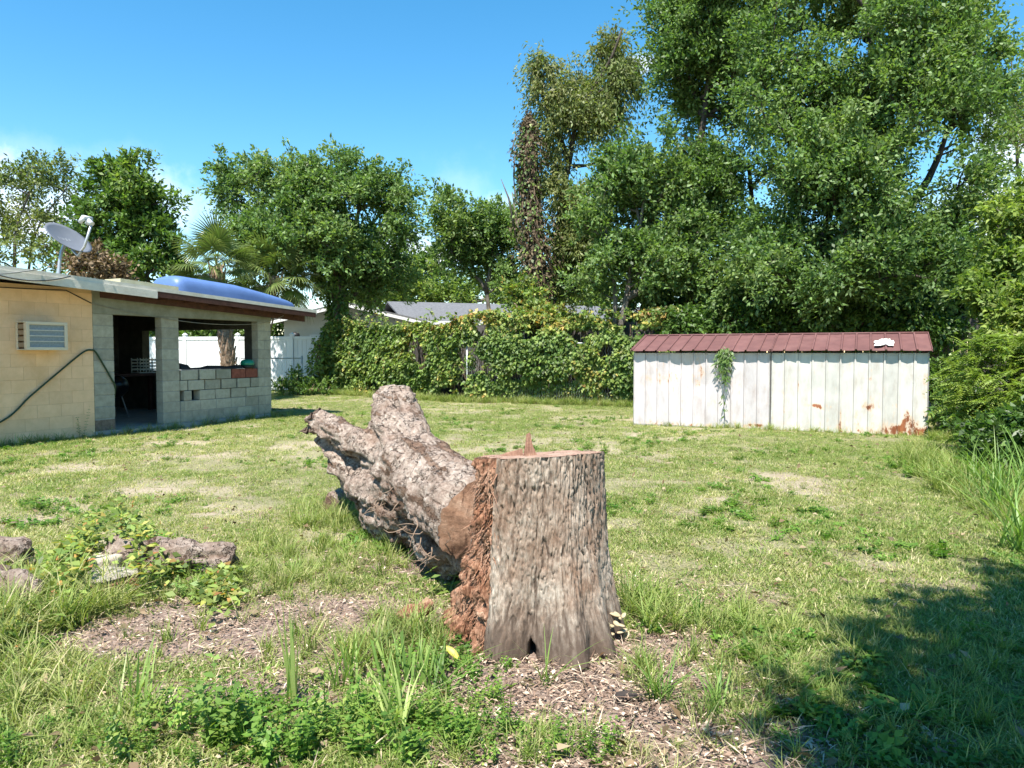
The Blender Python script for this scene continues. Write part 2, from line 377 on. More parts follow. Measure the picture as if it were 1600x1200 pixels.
#@@STRUCT
# ================================================================== GROUND
def ground():
    xs = np.concatenate([-np.geomspace(900, 17, 14), np.arange(-16, -4.5, .45), np.arange(-4.5, 5, .07), np.arange(5, 16, .45), np.geomspace(16.5, 900, 14)])
    ys = np.concatenate([-np.geomspace(700, 4, 10), np.arange(-3, 1.6, .4), np.arange(1.6, 8, .07), np.arange(8, 30, .45), np.geomspace(31, 1500, 16)])
    X, Y = np.meshgrid(xs, ys); Z = gh(X, Y); nx = len(xs); ny = len(ys)
    fine = (X > -5) & (X < 5.5) & (Y > 1.5) & (Y < 8.5)
    mu = mulch(X, Y); Z = Z + np.where(fine, (fb2(X, Y, 9, 31, 3)-.5)*.05*(mu*.8+.2), 0)
    i = np.arange(nx*ny).reshape(ny, nx)
    Fq = np.stack([i[:-1, :-1], i[:-1, 1:], i[1:, 1:], i[1:, :-1]], -1).reshape(-1, 4)
    m, nt, b, o = new_mat('ground_soil_and_turf')
    t = nd(nt, 'ShaderNodeNewGeometry'); am = nd(nt, 'ShaderNodeAttribute', attribute_name='mulch'); ad = nd(nt, 'ShaderNodeAttribute', attribute_name='dry')
    n1 = nd(nt, 'ShaderNodeTexNoise', Scale=9, Detail=8, Roughness=.7); n2 = nd(nt, 'ShaderNodeTexNoise', Scale=55, Detail=6, Roughness=.7); n3 = nd(nt, 'ShaderNodeTexNoise', Scale=2.2, Detail=5)
    for n in (n1, n2, n3): nt.links.new(t.outputs['Position'], n.inputs['Vector'])
    turf = ramp(nt, n2.outputs['Fac'], [(.3, (.12, .125, .05)), (.5, (.19, .20, .08)), (.7, (.32, .30, .15))])
    straw = ramp(nt, n2.outputs['Fac'], [(.3, (.25, .19, .13)), (.5, (.41, .34, .24)), (.72, (.55, .48, .36))])
    soil = ramp(nt, n2.outputs['Fac'], [(.28, (.10, .066, .05)), (.43, (.25, .175, .14)), (.57, (.38, .285, .23)), (.73, (.54, .44, .36))])
    c = mixc(nt, ad.outputs['Fac'], turf.outputs[0], straw.outputs[0])
    wob = nd(nt, 'ShaderNodeMath', operation='MULTIPLY_ADD'); nt.links.new(n1.outputs['Fac'], wob.inputs[0]); wob.inputs[1].default_value = .8
    nt.links.new(am.outputs['Fac'], wob.inputs[2]); mr = nd(nt, 'ShaderNodeMapRange'); nt.links.new(wob.outputs[0], mr.inputs[0]); mr.inputs[1].default_value = .5; mr.inputs[2].default_value = .95
    c = mixc(nt, mr.outputs[0], c, soil.outputs[0]); nt.links.new(c, b.inputs['Base Color']); b.inputs['Roughness'].default_value = .95; b.inputs['Specular IOR Level'].default_value = .1
    bump(nt, n2.outputs['Fac'], b, .9, .03)
    tag(link('ground', np_mesh('ground', np.stack([X, Y, Z], -1).reshape(-1, 3), [Fq], m, {'mulch': ('FLOAT', mu), 'dry': ('FLOAT', dryness(X, Y))}, smooth=True)),
        'level back yard of thin turf with bare patches', 'ground', kind='structure')
ground()

# ================================================================== HOUSE with open block room
HC = Vector((-5.52, 16.88, 0)); HA = math.atan2(-.897, -.442)
HM = Matrix.Translation(HC) @ Matrix.Rotation(HA, 4, 'Z')          # local x along the wall towards the viewer, y out of the wall
house = empty('block_house', HC, 'low tan and grey block house with an open block room and flat overhanging roof', 'house', HA)
def worldy(name, c1, c2, rough=.85, sc=7, objrand=.12, stain=None, bmp=.5, dist=.006):
    m, nt, b, o = new_mat(name); t = nd(nt, 'ShaderNodeNewGeometry')
    n = nd(nt, 'ShaderNodeTexNoise', Scale=sc, Detail=7, Roughness=.65); nt.links.new(t.outputs['Position'], n.inputs['Vector'])
    r = ramp(nt, n.outputs['Fac'], [(.3, c2), (.65, c1)]); col = r.outputs[0]
    if stain:
        n3 = nd(nt, 'ShaderNodeTexNoise', Scale=1.3, Detail=6, Roughness=.7); nt.links.new(t.outputs['Position'], n3.inputs['Vector'])
        rs = ramp(nt, n3.outputs['Fac'], [(.52, (0, 0, 0)), (.72, (.75, .75, .75))]); col = mixc(nt, rs.outputs[0], col, stain)
    if objrand:
        oi = nd(nt, 'ShaderNodeObjectInfo'); mr = nd(nt, 'ShaderNodeMapRange'); nt.links.new(oi.outputs['Random'], mr.inputs[0]); mr.inputs[3].default_value = 1-objrand; mr.inputs[4].default_value = 1+objrand
        h = nd(nt, 'ShaderNodeHueSaturation'); nt.links.new(mr.outputs[0], h.inputs['Value']); nt.links.new(col, h.inputs['Color']); col = h.outputs[0]
    nt.links.new(col, b.inputs['Base Color']); b.inputs['Roughness'].default_value = rough; b.inputs['Specular IOR Level'].default_value = .2
    n2 = nd(nt, 'ShaderNodeTexNoise', Scale=70, Detail=5); nt.links.new(t.outputs['Position'], n2.inputs['Vector']); bump(nt, n2.outputs['Fac'], b, bmp, dist)
    return m
mat_tan = worldy('tan_painted_block', (.86, .57, .35), (.76, .495, .29), .7, 5, .05, stain=(.66, .41, .215))
mat_tanj = worldy('tan_painted_joint', (.70, .47, .285), (.60, .40, .235), .8, 9, 0)
mat_cmu = worldy('grey_concrete_block', (.42, .40, .325), (.30, .285, .23), .9, 9, .16, stain=(.27, .27, .21))
mat_mortar = worldy('grey_mortar', (.34, .34, .31), (.25, .25, .23), .95, 12, 0)
mat_beam = worldy('weathered_concrete_beam', (.33, .33, .28), (.22, .22, .175), .9, 4, 0, stain=(.16, .15, .10))
mat_red = worldy('red_stained_block', (.30, .10, .07), (.17, .055, .04), .85, 14, .1)
mat_brownblk = worldy('brown_weathered_block', (.24, .18, .14), (.12, .09, .07), .95, 16, .1)
mat_inside = worldy('shade_darkened_block', (.12, .115, .10), (.07, .066, .06), .95, 6, .1)  # the room's shade is painted into this block colour
mat_white = worldy('off_white_trim_paint', (.66, .62, .54), (.52, .48, .40), .6, 6, 0, stain=(.42, .38, .30))
mat_brownwood = worldy('dark_brown_board', (.10, .045, .034), (.055, .026, .02), .7, 10, .15)
mat_roof = worldy('grey_rolled_roofing', (.30, .29, .27), (.17, .16, .15), .9, 6, 0)
mat_conc = worldy('concrete_slab', (.40, .38, .35), (.28, .27, .25), .9, 5, 0)
CH = .208; Z0 = .10; TH = .2
def blk(w, h=CH, d=.19, bev=.006, mat=None, gap=.010):
    return MB().box(-w/2+gap/2, w/2-gap/2, -d, 0, gap/2, h-gap/2).mesh('concrete_block', mat, bev)
BM = {}
def put_block(s, z, w, mat, key, proud=0.0, label=None, rz=0, h=CH, gap=.010, d=.19, bev=.006):
    k = (key, round(w, 3), round(h, 3))
    if k not in BM: BM[k] = blk(w, h, d, bev, mat, gap)
    o = link('concrete_block', BM[k], house, (s, proud, z)); o.rotation_euler = (0, 0, rz)
    if label: o['label'] = label
    return o
# -- tan wall: stretcher courses in running bond over a joint slab
hroof = lambda s: 2.53+.0454*s                        # top of roof along the wall
MB().box(4.285, 9.2, -.2, -.004, -.1, 2.60).build('wall_core', mat_tanj, house)
for c in range(12):
    z = -.02 + c*.2125; s = 4.28 + (0 if c % 2 else .2) 
    if c % 2 == 0: put_block(4.28+.1, z, .2, mat_tan, 'tan', 0, h=.2125, gap=.004, bev=.002)
    while s < 8.0:
        put_block(s+.2, z, .4, mat_tan, 'tan', random.uniform(-.001, .001), h=.2125, gap=.004, bev=.002); s += .4
MB().box(8.02, 9.2, -.2, .0, -.1, 2.6).build('wall_end', mat_tan, house)
# -- grey room: piers, infill, beam
for (s0, c0, c1) in ((3.88, 0, 10), (2.48, 0, 10), (0.0, 0, 10)):
    for c in range(c0, c1):
        if s0 == 3.88 and c == 0: put_block(s0+.2, Z0-.02, .4, mat_brownblk, 'brn', -.004, 'brown crumbling block at the foot of the pier'); continue
        if s0 == 0.0 and c % 2: put_block(.1, Z0+c*CH, .2, mat_cmu, 'cmu', random.uniform(-.003, .003)); put_block(.3, Z0+c*CH, .2, mat_cmu, 'cmu', random.uniform(-.003, .003))
        else: put_block(s0+.2, Z0+c*CH, .4, mat_cmu, 'cmu', random.uniform(-.003, .003))
    MB().box(s0+.012, s0+.388, -.185, -.007, 0, Z0+10*CH).build('mortar_core', mat_mortar, house)
for c in range(2):                                    # mortared lower infill
    s = .405
    for w in ((.38, .4, .4, .4, .39, .1) if c else (.2, .4, .4, .4, .4, .27)):
        w = min(w, 2.478-s)
        if w > .05: put_block(s+w/2, Z0+c*CH, w, mat_cmu, 'cmu', random.uniform(-.004, .002)); s += w
MB().box(.4, 2.478, -.185, -.008, 0, Z0+2*CH).build('mortar_core', mat_mortar, house)
LAB = {(4, 0): 'red stained block under the green lid', (4, 1): 'red stained block second from the right pillar'}
rows = {2: [(.56, .40), (.97, .41), (1.40, .40), (1.81, .40), (2.29, .19)], 3: [(.50, .25), (.83, .36), (1.24, .40), (1.66, .40), (2.08, .40), (2.38, .18)],
        4: [(.585, .36), (.97, .38), (1.38, .40), (1.80, .40), (2.24, .42)]}
for r, L in rows.items():
    for k, (s, w) in enumerate(L):
        m = mat_red if (r == 4 and k < 2) else mat_cmu
        put_block(s, Z0+r*CH, w, m, 'red' if m is mat_red else 'cmu', random.uniform(-.012, .012), LAB.get((r, k)), random.uniform(-.012, .012))
MB().box(0, 4.28, -.2, 0.012, Z0+10*CH+.001, 2.60).build('tie_beam', mat_beam, house, .006)
# floor, ends, back of the room
MB().box(-.05, 4.3, -5.0, .05, -.25, .08).build('floor_slab', mat_conc, house)
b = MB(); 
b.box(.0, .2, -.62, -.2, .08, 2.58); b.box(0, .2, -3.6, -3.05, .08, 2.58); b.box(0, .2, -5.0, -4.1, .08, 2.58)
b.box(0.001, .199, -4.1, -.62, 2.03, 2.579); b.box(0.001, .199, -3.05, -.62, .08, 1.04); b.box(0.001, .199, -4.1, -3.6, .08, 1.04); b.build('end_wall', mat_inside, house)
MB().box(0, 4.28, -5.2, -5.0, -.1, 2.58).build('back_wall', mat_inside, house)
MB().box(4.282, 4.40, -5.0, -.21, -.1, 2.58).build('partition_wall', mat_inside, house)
b = MB(); b.box(9.0, 9.2, -5.2, -.21, -.1, 2.6); b.box(4.4, 9.0, -5.2, -5.0, -.1, 2.58); b.build('rear_wall', mat_tan, house)
# roof slab sloping gently along the wall
def slab(s0, s1, y0, y1, dz0, dz1):
    return [Vector((s, y, hroof(s)+dz)) for dz in (dz0, dz1) for s, y in ((s0, y0), (s1, y0), (s1, y1), (s0, y1))]
MB().hexa(slab(-.86, 9.4, -5.7, .56, -.085, -.012)).build('roof', mat_roof, house)
MB().hexa(slab(-.86, 9.4, -5.7, .54, -.100, -.087)).build('soffit', worldy('soffit_paint', (.44, .38, .29), (.33, .28, .2), .7, 5, 0), house)
MB().hexa(slab(-.88, 9.4, .562, .578, -.07, 0.0)).build('drip_edge', mat_white, house)
MB().hexa(slab(-.89, -.872, -5.7, .578, -.10, 0.0)).build('drip_edge', mat_white, house)
MB().hexa(slab(3.42, 9.4, .562, .60, -.205, -.072)).build('fascia_board', mat_white, house)
MB().hexa(slab(-.86, 3.418, .54, .575, -.175, -.073)).build('fascia_board', mat_brownwood, house)
MB().hexa(slab(-.86, 4.27, .20, .24, -.27, -.102)).build('roof_beam', mat_brownwood, house)
for s in (-.5, .1, .7, 1.3, 1.9, 2.5, 3.1, 3.7): MB().hexa(slab(s, s+.045, -5, .535, -.19, -.101)).build('rafter', mat_brownwood, house)
# cables clipped along the eave
mat_cable = plain('black_cable', (.02, .02, .02), rough=.5, bmp=0); mat_gcable = plain('grey_cable', (.30, .29, .26), rough=.5, bmp=0)
def sag(p, q, d, n=14): return [Vector(p).lerp(Vector(q), i/n)-Vector((0, 0, d*4*(i/n)*(1-i/n))) for i in range(n+1)]
c1 = MB(); c1.tube(sag((9, .03, 2.52), (4.75, .02, 2.55), .03), .009, 6); c1.tube(sag((4.75, .02, 2.55), (4.32, .03, 2.36), .0, 4), .009, 6)
c1.tube(sag((5.05, .61, hroof(5)-.02), (6.4, .61, hroof(6.4)-.10), .12), .008, 6); c1.build('eave_cable', mat_cable, house)
c2 = MB(); c2.tube(sag((4.32, .03, 2.36), (2.9, .03, 2.16), .02)+sag((2.9, .03, 2.16), (.35, .03, 2.14), .07)[1:]+sag((.35, .03, 2.14), (-.1, .3, 2.33), .02, 6)[1:], .0065, 6); c2.build('sagging_cable', mat_gcable, house)
c2 = MB(); c2.tube(sag((5.55, .61, hroof(5.6)+.02), (6.6, .95, 2.60), .02), .011, 6); c2.build('service_cable', mat_gcable, house)

def on_house(name, s, o, z, label, cat, group=None):
    return empty(name, HM @ Vector((s, o, z)), label, cat, HA, group)
# air conditioner through the tan wall
ac = on_house('air_conditioner', 5.26, .005, 1.53, 'boxy cream air conditioner sticking out of the tan block wall', 'air conditioner')
mat_ac = plain('cream_enamel', (.68, .58, .44), (.62, .52, .38), .5, 5, .03); mat_acg = plain('grey_blue_coil', (.30, .34, .36), (.20, .23, .25), .6, 30, .3)
w2 = .335
b = MB(); b.box(-w2, w2, 0, .27, 0, .018); b.box(-w2, w2, 0, .27, .442, .46); b.box(-w2, -w2+.018, 0, .27, .019, .441); b.box(w2-.018, w2, 0, .06, .019, .441); b.box(w2-.018, w2, .22, .27, .019, .441); b.build('casing', mat_ac, ac, .005)
b = MB(); b.box(-w2, w2, .271, .30, 0, .05); b.box(-w2, w2, .271, .30, .41, .46); b.box(-w2, -w2+.05, .271, .30, .051, .409); b.box(w2-.05, w2, .271, .30, .051, .409); b.build('front_frame', mat_ac, ac, .004)
MB().box(-w2+.03, w2-.03, .20, .268, .03, .43).build('condenser_coil', mat_acg, ac)
for k in range(3): MB().box(-w2+.051, w2-.051, .268, .292, .135+k*.09, .149+k*.09).build('grille_bar', plain('pale_bar', (.70, .66, .58), rough=.5, bmp=0), ac)
for k in range(4): MB().box(w2-.017, w2-.003, .061, .219, .05+k*.098, .12+k*.098).build('side_louvre', plain('brown_louvre', (.36, .26, .17), (.25, .18, .12), .6), ac)
# hose
hose = on_house('garden_hose', 4.35, .03, 1.5, 'dark green garden hose looped up over the wall beside the doorway', 'hose')
P = [(7.0, .02, -.9), (6.1, .03, .25), (5.86, .03, .40), (5.4, .03, .78), (4.95, .03, 1.14), (4.62, .03, 1.40), (4.45, .03, 1.515), (4.35, .035, 1.535), (4.26, .035, 1.50), (4.12, .03, 1.28), (3.98, .03, 1.04), (3.90, .02, .90), (3.86, -.04, .74), (3.85, -.12, .5), (3.83, -.3, .12)]
P = [Vector(p)-Vector((4.35, .03, 1.5)) for p in P[1:]]; P[0] = Vector((6.9-4.35, .06, -1.42))
fine = []
for i in range(len(P)-1):
    a, b_, c_, d_ = P[max(i-1, 0)], P[i], P[i+1], P[min(i+2, len(P)-1)]
    for k in range(6):
        t = k/6; fine.append(.5*((2*b_)+(c_-a)*t+(2*a-5*b_+4*c_-d_)*t*t+(3*b_-3*c_+d_-a)*t**3))
mh = plain('green_rubber', (.025, .06, .03), rough=.45, bmp=0)
MB().tube(fine, .0155, 8).build('hose_tube', mh, hose)
MB().tube([fine[-1], fine[-1]+Vector((-.01, -.08, -.02))], .02, 8).build('coupling', plain('brass', (.5, .36, .12), rough=.35, metal=1, bmp=0), hose)
# canoe upside down on the roof
can = on_house('canoe', .90, .12, hroof(.90)-.01, 'blue canoe lying upside down on the edge of the roof', 'canoe')
can.rotation_euler = (0, 0, HA)
L0, L1 = -1.72, 1.78; nL, nR = 44, 20; vs = []
for i in range(nL+1):
    u = i/nL; s = L0+(L1-L0)*u; e = min(1, ((1-u)/.05))**.5; e2 = min(1, (u/.55))**.62       # blunt near end (large s), long taper at far end
    hh = (.15+.21*e2)*(.72+.28*e); ww = .43*(.34+.66*e2)*(.82+.18*e)
    for k in range(nR+1):
        a = math.pi*k/nR; ca, sa = math.cos(a), math.sin(a)
        vs.append((s, -.30+ww*math.copysign(abs(ca)**.62, ca), .02+hh*abs(sa)**.55+.0454*s))
fs = [(i*(nR+1)+k, i*(nR+1)+k+1, (i+1)*(nR+1)+k+1, (i+1)*(nR+1)+k) for i in range(nL) for k in range(nR)]
b = MB().add(vs, fs, True); n1 = len(vs)-(nR+1); b.f += [tuple(range(n1, n1+nR+1)), tuple(range(nR+1))[::-1]]; b.sm += [True, False]
b.build('hull', plain('blue_faded_plastic', (.105, .185, .40), (.085, .15, .33), .48, 3, .05, spec=.5), can)
b = MB()
for k in (0, nR): b.tube([Vector(vs[i*(nR+1)+k])+Vector((0, 0, -.008)) for i in range(nL+1)], .017, 6)
b.build('gunwale', plain('pale_blue_edge', (.36, .38, .46), rough=.5, bmp=0), can)
pl = on_house('plank', 3.55, .1, hroof(3.55)+.0, 'pale yellowish board lying on the roof behind the blunt end of the canoe', 'board')
MB().hexa([Vector((s, y, z+.0454*s)) for z in (-.07, .075) for s, y in ((-.65, .0), (.55, .0), (.55, .42), (-.65, .42))]).build('board', plain('yellowed_board', (.62, .58, .40), (.50, .45, .28), .7), pl)
# satellite dish
dsh = on_house('satellite_dish', 5.09, .36, hroof(5.09)-.01, 'grey satellite dish on a bent mast at the roof edge', 'satellite dish')
inv = HM.inverted().to_3x3()
mat_dish = plain('grey_dish_enamel', (.15, .16, .18), (.125, .135, .155), .45, 4, 0); mat_arm = plain('galvanised_arm', (.50, .51, .52), (.40, .41, .42), .4, 8, 0, metal=.5)
Nw = Vector((.66, -.16, .72)).normalized(); Nl = (inv @ Nw).normalized()
cen = Vector((-.13, .02, .58)); 
xl = Vector((0, 0, 1)).cross(Nl).normalized(); yl = Nl.cross(xl)
vs = []; nr, na = 8, 36
for side in (0, 1):
    for i in range(nr+1):
        r = i/nr
        for k in range(na):
            a = 2*math.pi*k/na; vs.append(cen + xl*(.39*r*math.cos(a)) + yl*(.36*r*math.sin(a)) + Nl*(.085*r*r - (.012 if side else 0)))
o2 = (nr+1)*na
fs = [(i*na+k, i*na+(k+1) % na, (i+1)*na+(k+1) % na, (i+1)*na+k) for i in range(nr) for k in range(na)]
fs += [tuple(o2+q for q in f[::-1]) for f in fs]; fs += [(nr*na+k, nr*na+(k+1) % na, o2+nr*na+(k+1) % na, o2+nr*na+k) for k in range(na)]
MB().add(vs, fs, True).build('reflector', mat_dish, dsh)
b = MB()                                              # faint pale lettering worn on the reflector
for k, (dx, w_, h_) in enumerate(((-.12, .035, .07), (-.07, .014, .07), (-.03, .035, .055), (.03, .04, .07), (.09, .03, .05))):
    q = []
    for ux, uy in ((-1, -1), (1, -1), (1, 1), (-1, 1)):
        X_, Y_ = dx+ux*w_/2, .04+uy*h_/2; q.append(cen+xl*X_+yl*Y_+Nl*(.085*((X_/.39)**2+(Y_/.36)**2)+.003))
    b.add(q, [(0, 1, 2, 3)])
b.build('emblem', plain('pale_print', (.25, .265, .29), rough=.5, bmp=0), dsh)
MB().tube([(0, 0, .0), (0, 0, .04), (-.02, 0, .22), (-.06, 0, .40), cen-Nl*.10-yl*.02, cen-Nl*.02], [.03, .026, .026, .026, .03, .03], 10).build('mast', mat_arm, dsh)
MB().box(-.10, .10, -.07, .07, -.01, .015).build('foot_plate', mat_arm, dsh, .003)
bot = cen - yl*.33 + Nl*.07; foc = cen + Nl*.56 - yl*.10
MB().tube([cen-Nl*.03-yl*.18, bot-Nl*.10, bot+Nl*.10, foc-yl*.10-Nl*.05], .021, 8).build('feed_arm', mat_arm, dsh)
b = MB(); b.tube([foc-yl*.10-Nl*.02, foc+yl*.05-Nl*.03], [.045, .04], 10); 
for t in (-.07, .07): b.tube([foc+xl*t+yl*.04, foc+xl*t+yl*.04-Nl*.12], [.04, .034], 10)
b.tube([foc-xl*.09+yl*.04, foc+xl*.09+yl*.04], .03, 8); b.build('feed_horn', plain('white_plastic', (.72, .73, .74), rough=.4, bmp=0), dsh)
# things on the sill and in the dark room
grl = on_house('round_lid', .62, -.10, Z0+5*CH, 'round green metal lid on a black base on the window sill', 'lid')
prof = [(.135, .07), (.15, .085), (.152, .12), (.135, .165), (.09, .19), (.03, .20), (.0, .20)]
MB().lathe(prof, 20).build('lid', plain('green_enamel', (.01, .24, .15), (.008, .18, .11), .3, 4, 0, spec=.6), grl)
MB().lathe([(.12, 0), (.14, .02), (.14, .068), (.0, .068)], 16).build('base', mat_cable, grl)
tarp = on_house('tarp_heap', 1.45, -.10, Z0+5*CH, 'low heap of black sheeting along the window sill', 'tarp')
vs = []; nx_ = 40
for i in range(nx_+1):
    s = -.62+1.6*i/nx_
    for k in range(7):
        a = math.pi*k/6; h = .035+.05*vnoise(np.array([[s*4.1, k*.3, 0]]), 3)[0]+(.06 if s > .75 else 0)
        vs.append((s, .085*math.cos(a), max(0.001, h*math.sin(a))))
MB().add(vs, [(i*7+k, i*7+k+1, (i+1)*7+k+1, (i+1)*7+k) for i in range(nx_) for k in range(6)], True).build('sheeting', plain('black_sheeting', (.02, .02, .025), rough=.4, bmp=0), tarp)
cr = on_house('plastic_crate', .75, -3.3, 1.02, 'pale slatted crate seen through the doorway in the dark room', 'crate')
b = MB()
for k in range(4): b.box(-.25, .25, .13, .15, .05+k*.075, .085+k*.075); b.box(-.25, .25, -.15, -.13, .05+k*.075, .085+k*.075)
b.build('slat', plain('pale_plastic', (.6, .6, .56), rough=.5, bmp=0), cr)
b = MB(); [b.box(x-.012, x+.012, y-.006, y+.006, 0, .34) for x in (-.24, -.08, .08, .24) for y in (-.155, .155)]; b.box(-.26, .26, -.16, .16, -.02, 0); b.build('frame', plain('pale_plastic_frame', (.5, .5, .46), rough=.5, bmp=0), cr)
wb = on_house('work_bench', 1.2, -3.3, .08, 'dark wooden bench standing inside the unlit room', 'bench')
MB().box(-.9, .9, -.35, .35, .86, .92).build('bench_top', mat_brownwood, wb)
for x in (-.8, .8):
    for y in (-.28, .28): MB().box(x-.04, x+.04, y-.04, y+.04, 0, .859).build('leg', mat_brownwood, wb)
kt = on_house('kettle_grill', 2.2, -2.4, .08, 'black kettle grill on three legs inside the dark doorway', 'grill')
MB().lathe([(.0, .42), (.16, .45), (.27, .56), (.29, .68), (.27, .80), (.15, .90), (0, .92)], 20).build('bowl', plain('black_enamel', (.012, .012, .013), rough=.3, bmp=0), kt)
for k in range(3): MB().tube([(.15*math.cos(k*2.1), .15*math.sin(k*2.1), .48), (.3*math.cos(k*2.1), .3*math.sin(k*2.1), 0)], .013, 6).build('leg', mat_arm, kt)
br = on_house('wall_bracket', 4.25, -1.9, 1.62, 'dark metal rack with a hanging strap on the room wall left of the doorway', 'rack')
b = MB(); b.box(-.03, .02, -.5, .5, .10, .13); b.box(-.10, .02, -.5, .5, .0, .03); b.tube(sag((-.05, -.3, .1), (-.05, .45, -.5), .15), .025, 6); b.build('rack', mat_arm, br)

# ================================================================== METAL SHEDS
A0 = Vector((2.52, 15.23, 0)); A1 = Vector((7.33, 12.93, 0)); sdir = (A1-A0).normalized(); SA = math.atan2(sdir.y, sdir.x); SLEN = (A1-A0).length
def shed_mat(name, base, rusty, seed):
    m, nt, b, o = new_mat(name); t = nd(nt, 'ShaderNodeTexCoord'); g = nd(nt, 'ShaderNodeNewGeometry'); at_ = nd(nt, 'ShaderNodeAttribute', attribute_name='rust'); oi = nd(nt, 'ShaderNodeObjectInfo')
    mp = nd(nt, 'ShaderNodeMapping'); mp.inputs['Scale'].default_value = (1, 1, .35); nt.links.new(g.outputs['Position'], mp.inputs['Vector'])
    n = nd(nt, 'ShaderNodeTexNoise', Scale=5, Detail=8, Roughness=.7); nt.links.new(mp.outputs[0], n.inputs['Vector'])
    mp2 = nd(nt, 'ShaderNodeMapping'); mp2.inputs['Scale'].default_value = (1, 1, .45); nt.links.new(g.outputs['Position'], mp2.inputs['Vector']); n2 = nd(nt, 'ShaderNodeTexNoise', Scale=11, Detail=10, Roughness=.72); nt.links.new(mp2.outputs[0], n2.inputs['Vector'])
    r = ramp(nt, n.outputs['Fac'], [(.3, tuple(x*y for x, y in zip(base, (.74, .68, .64)))), (.48, tuple(x*.90 for x in base)), (.6, base)])
    h = nd(nt, 'ShaderNodeHueSaturation'); mr = nd(nt, 'ShaderNodeMapRange'); nt.links.new(oi.outputs['Random'], mr.inputs[0]); mr.inputs[3].default_value = .9; mr.inputs[4].default_value = 1.06
    nt.links.new(mr.outputs[0], h.inputs['Value']); nt.links.new(r.outputs[0], h.inputs['Color'])
    s = nd(nt, 'ShaderNodeMath', operation='MULTIPLY_ADD'); nt.links.new(n2.outputs['Fac'], s.inputs[0]); s.inputs[1].default_value = 2.3; sh = nd(nt, 'ShaderNodeMath', operation='SUBTRACT'); nt.links.new(at_.outputs['Fac'], sh.inputs[0]); sh.inputs[1].default_value = .52; nt.links.new(sh.outputs[0], s.inputs[2])
    f1 = ramp(nt, s.outputs[0], [(.86, (0, 0, 0)), (1.0, (.45, .45, .45))]); f2 = nd(nt, 'ShaderNodeMapRange'); nt.links.new(s.outputs[0], f2.inputs[0]); f2.inputs[1].default_value = 1.08; f2.inputs[2].default_value = 1.2
    c = mixc(nt, f1.outputs[0], h.outputs[0], (.66, .42, .24)); rc = ramp(nt, n.outputs['Fac'], [(.35, (.13, .04, .02)), (.65, (.36, .13, .055))]); c = mixc(nt, f2.outputs[0], c, rc.outputs[0])
    nt.links.new(c, b.inputs['Base Color']); b.inputs['Roughness'].default_value = .45; b.inputs['Specular IOR Level'].default_value = .4
    n3 = nd(nt, 'ShaderNodeTexNoise', Scale=2.3, Detail=2); nt.links.new(g.outputs['Position'], n3.inputs['Vector']); bump(nt, n3.outputs['Fac'], b, .35, .05)
    return m
def shed_roof_mat():
    return worldy('maroon_roof_enamel', (.17, .082, .076), (.125, .060, .058), .55, 4, .10, stain=(.21, .11, .10), bmp=.05)
mroof = shed_roof_mat(); mgalv = plain('galvanised_seam', (.42, .40, .37), (.30, .27, .24), .5, 12, .05, metal=.4)
BACK = 2.0; EAVE = 1.52; RZ = 1.85
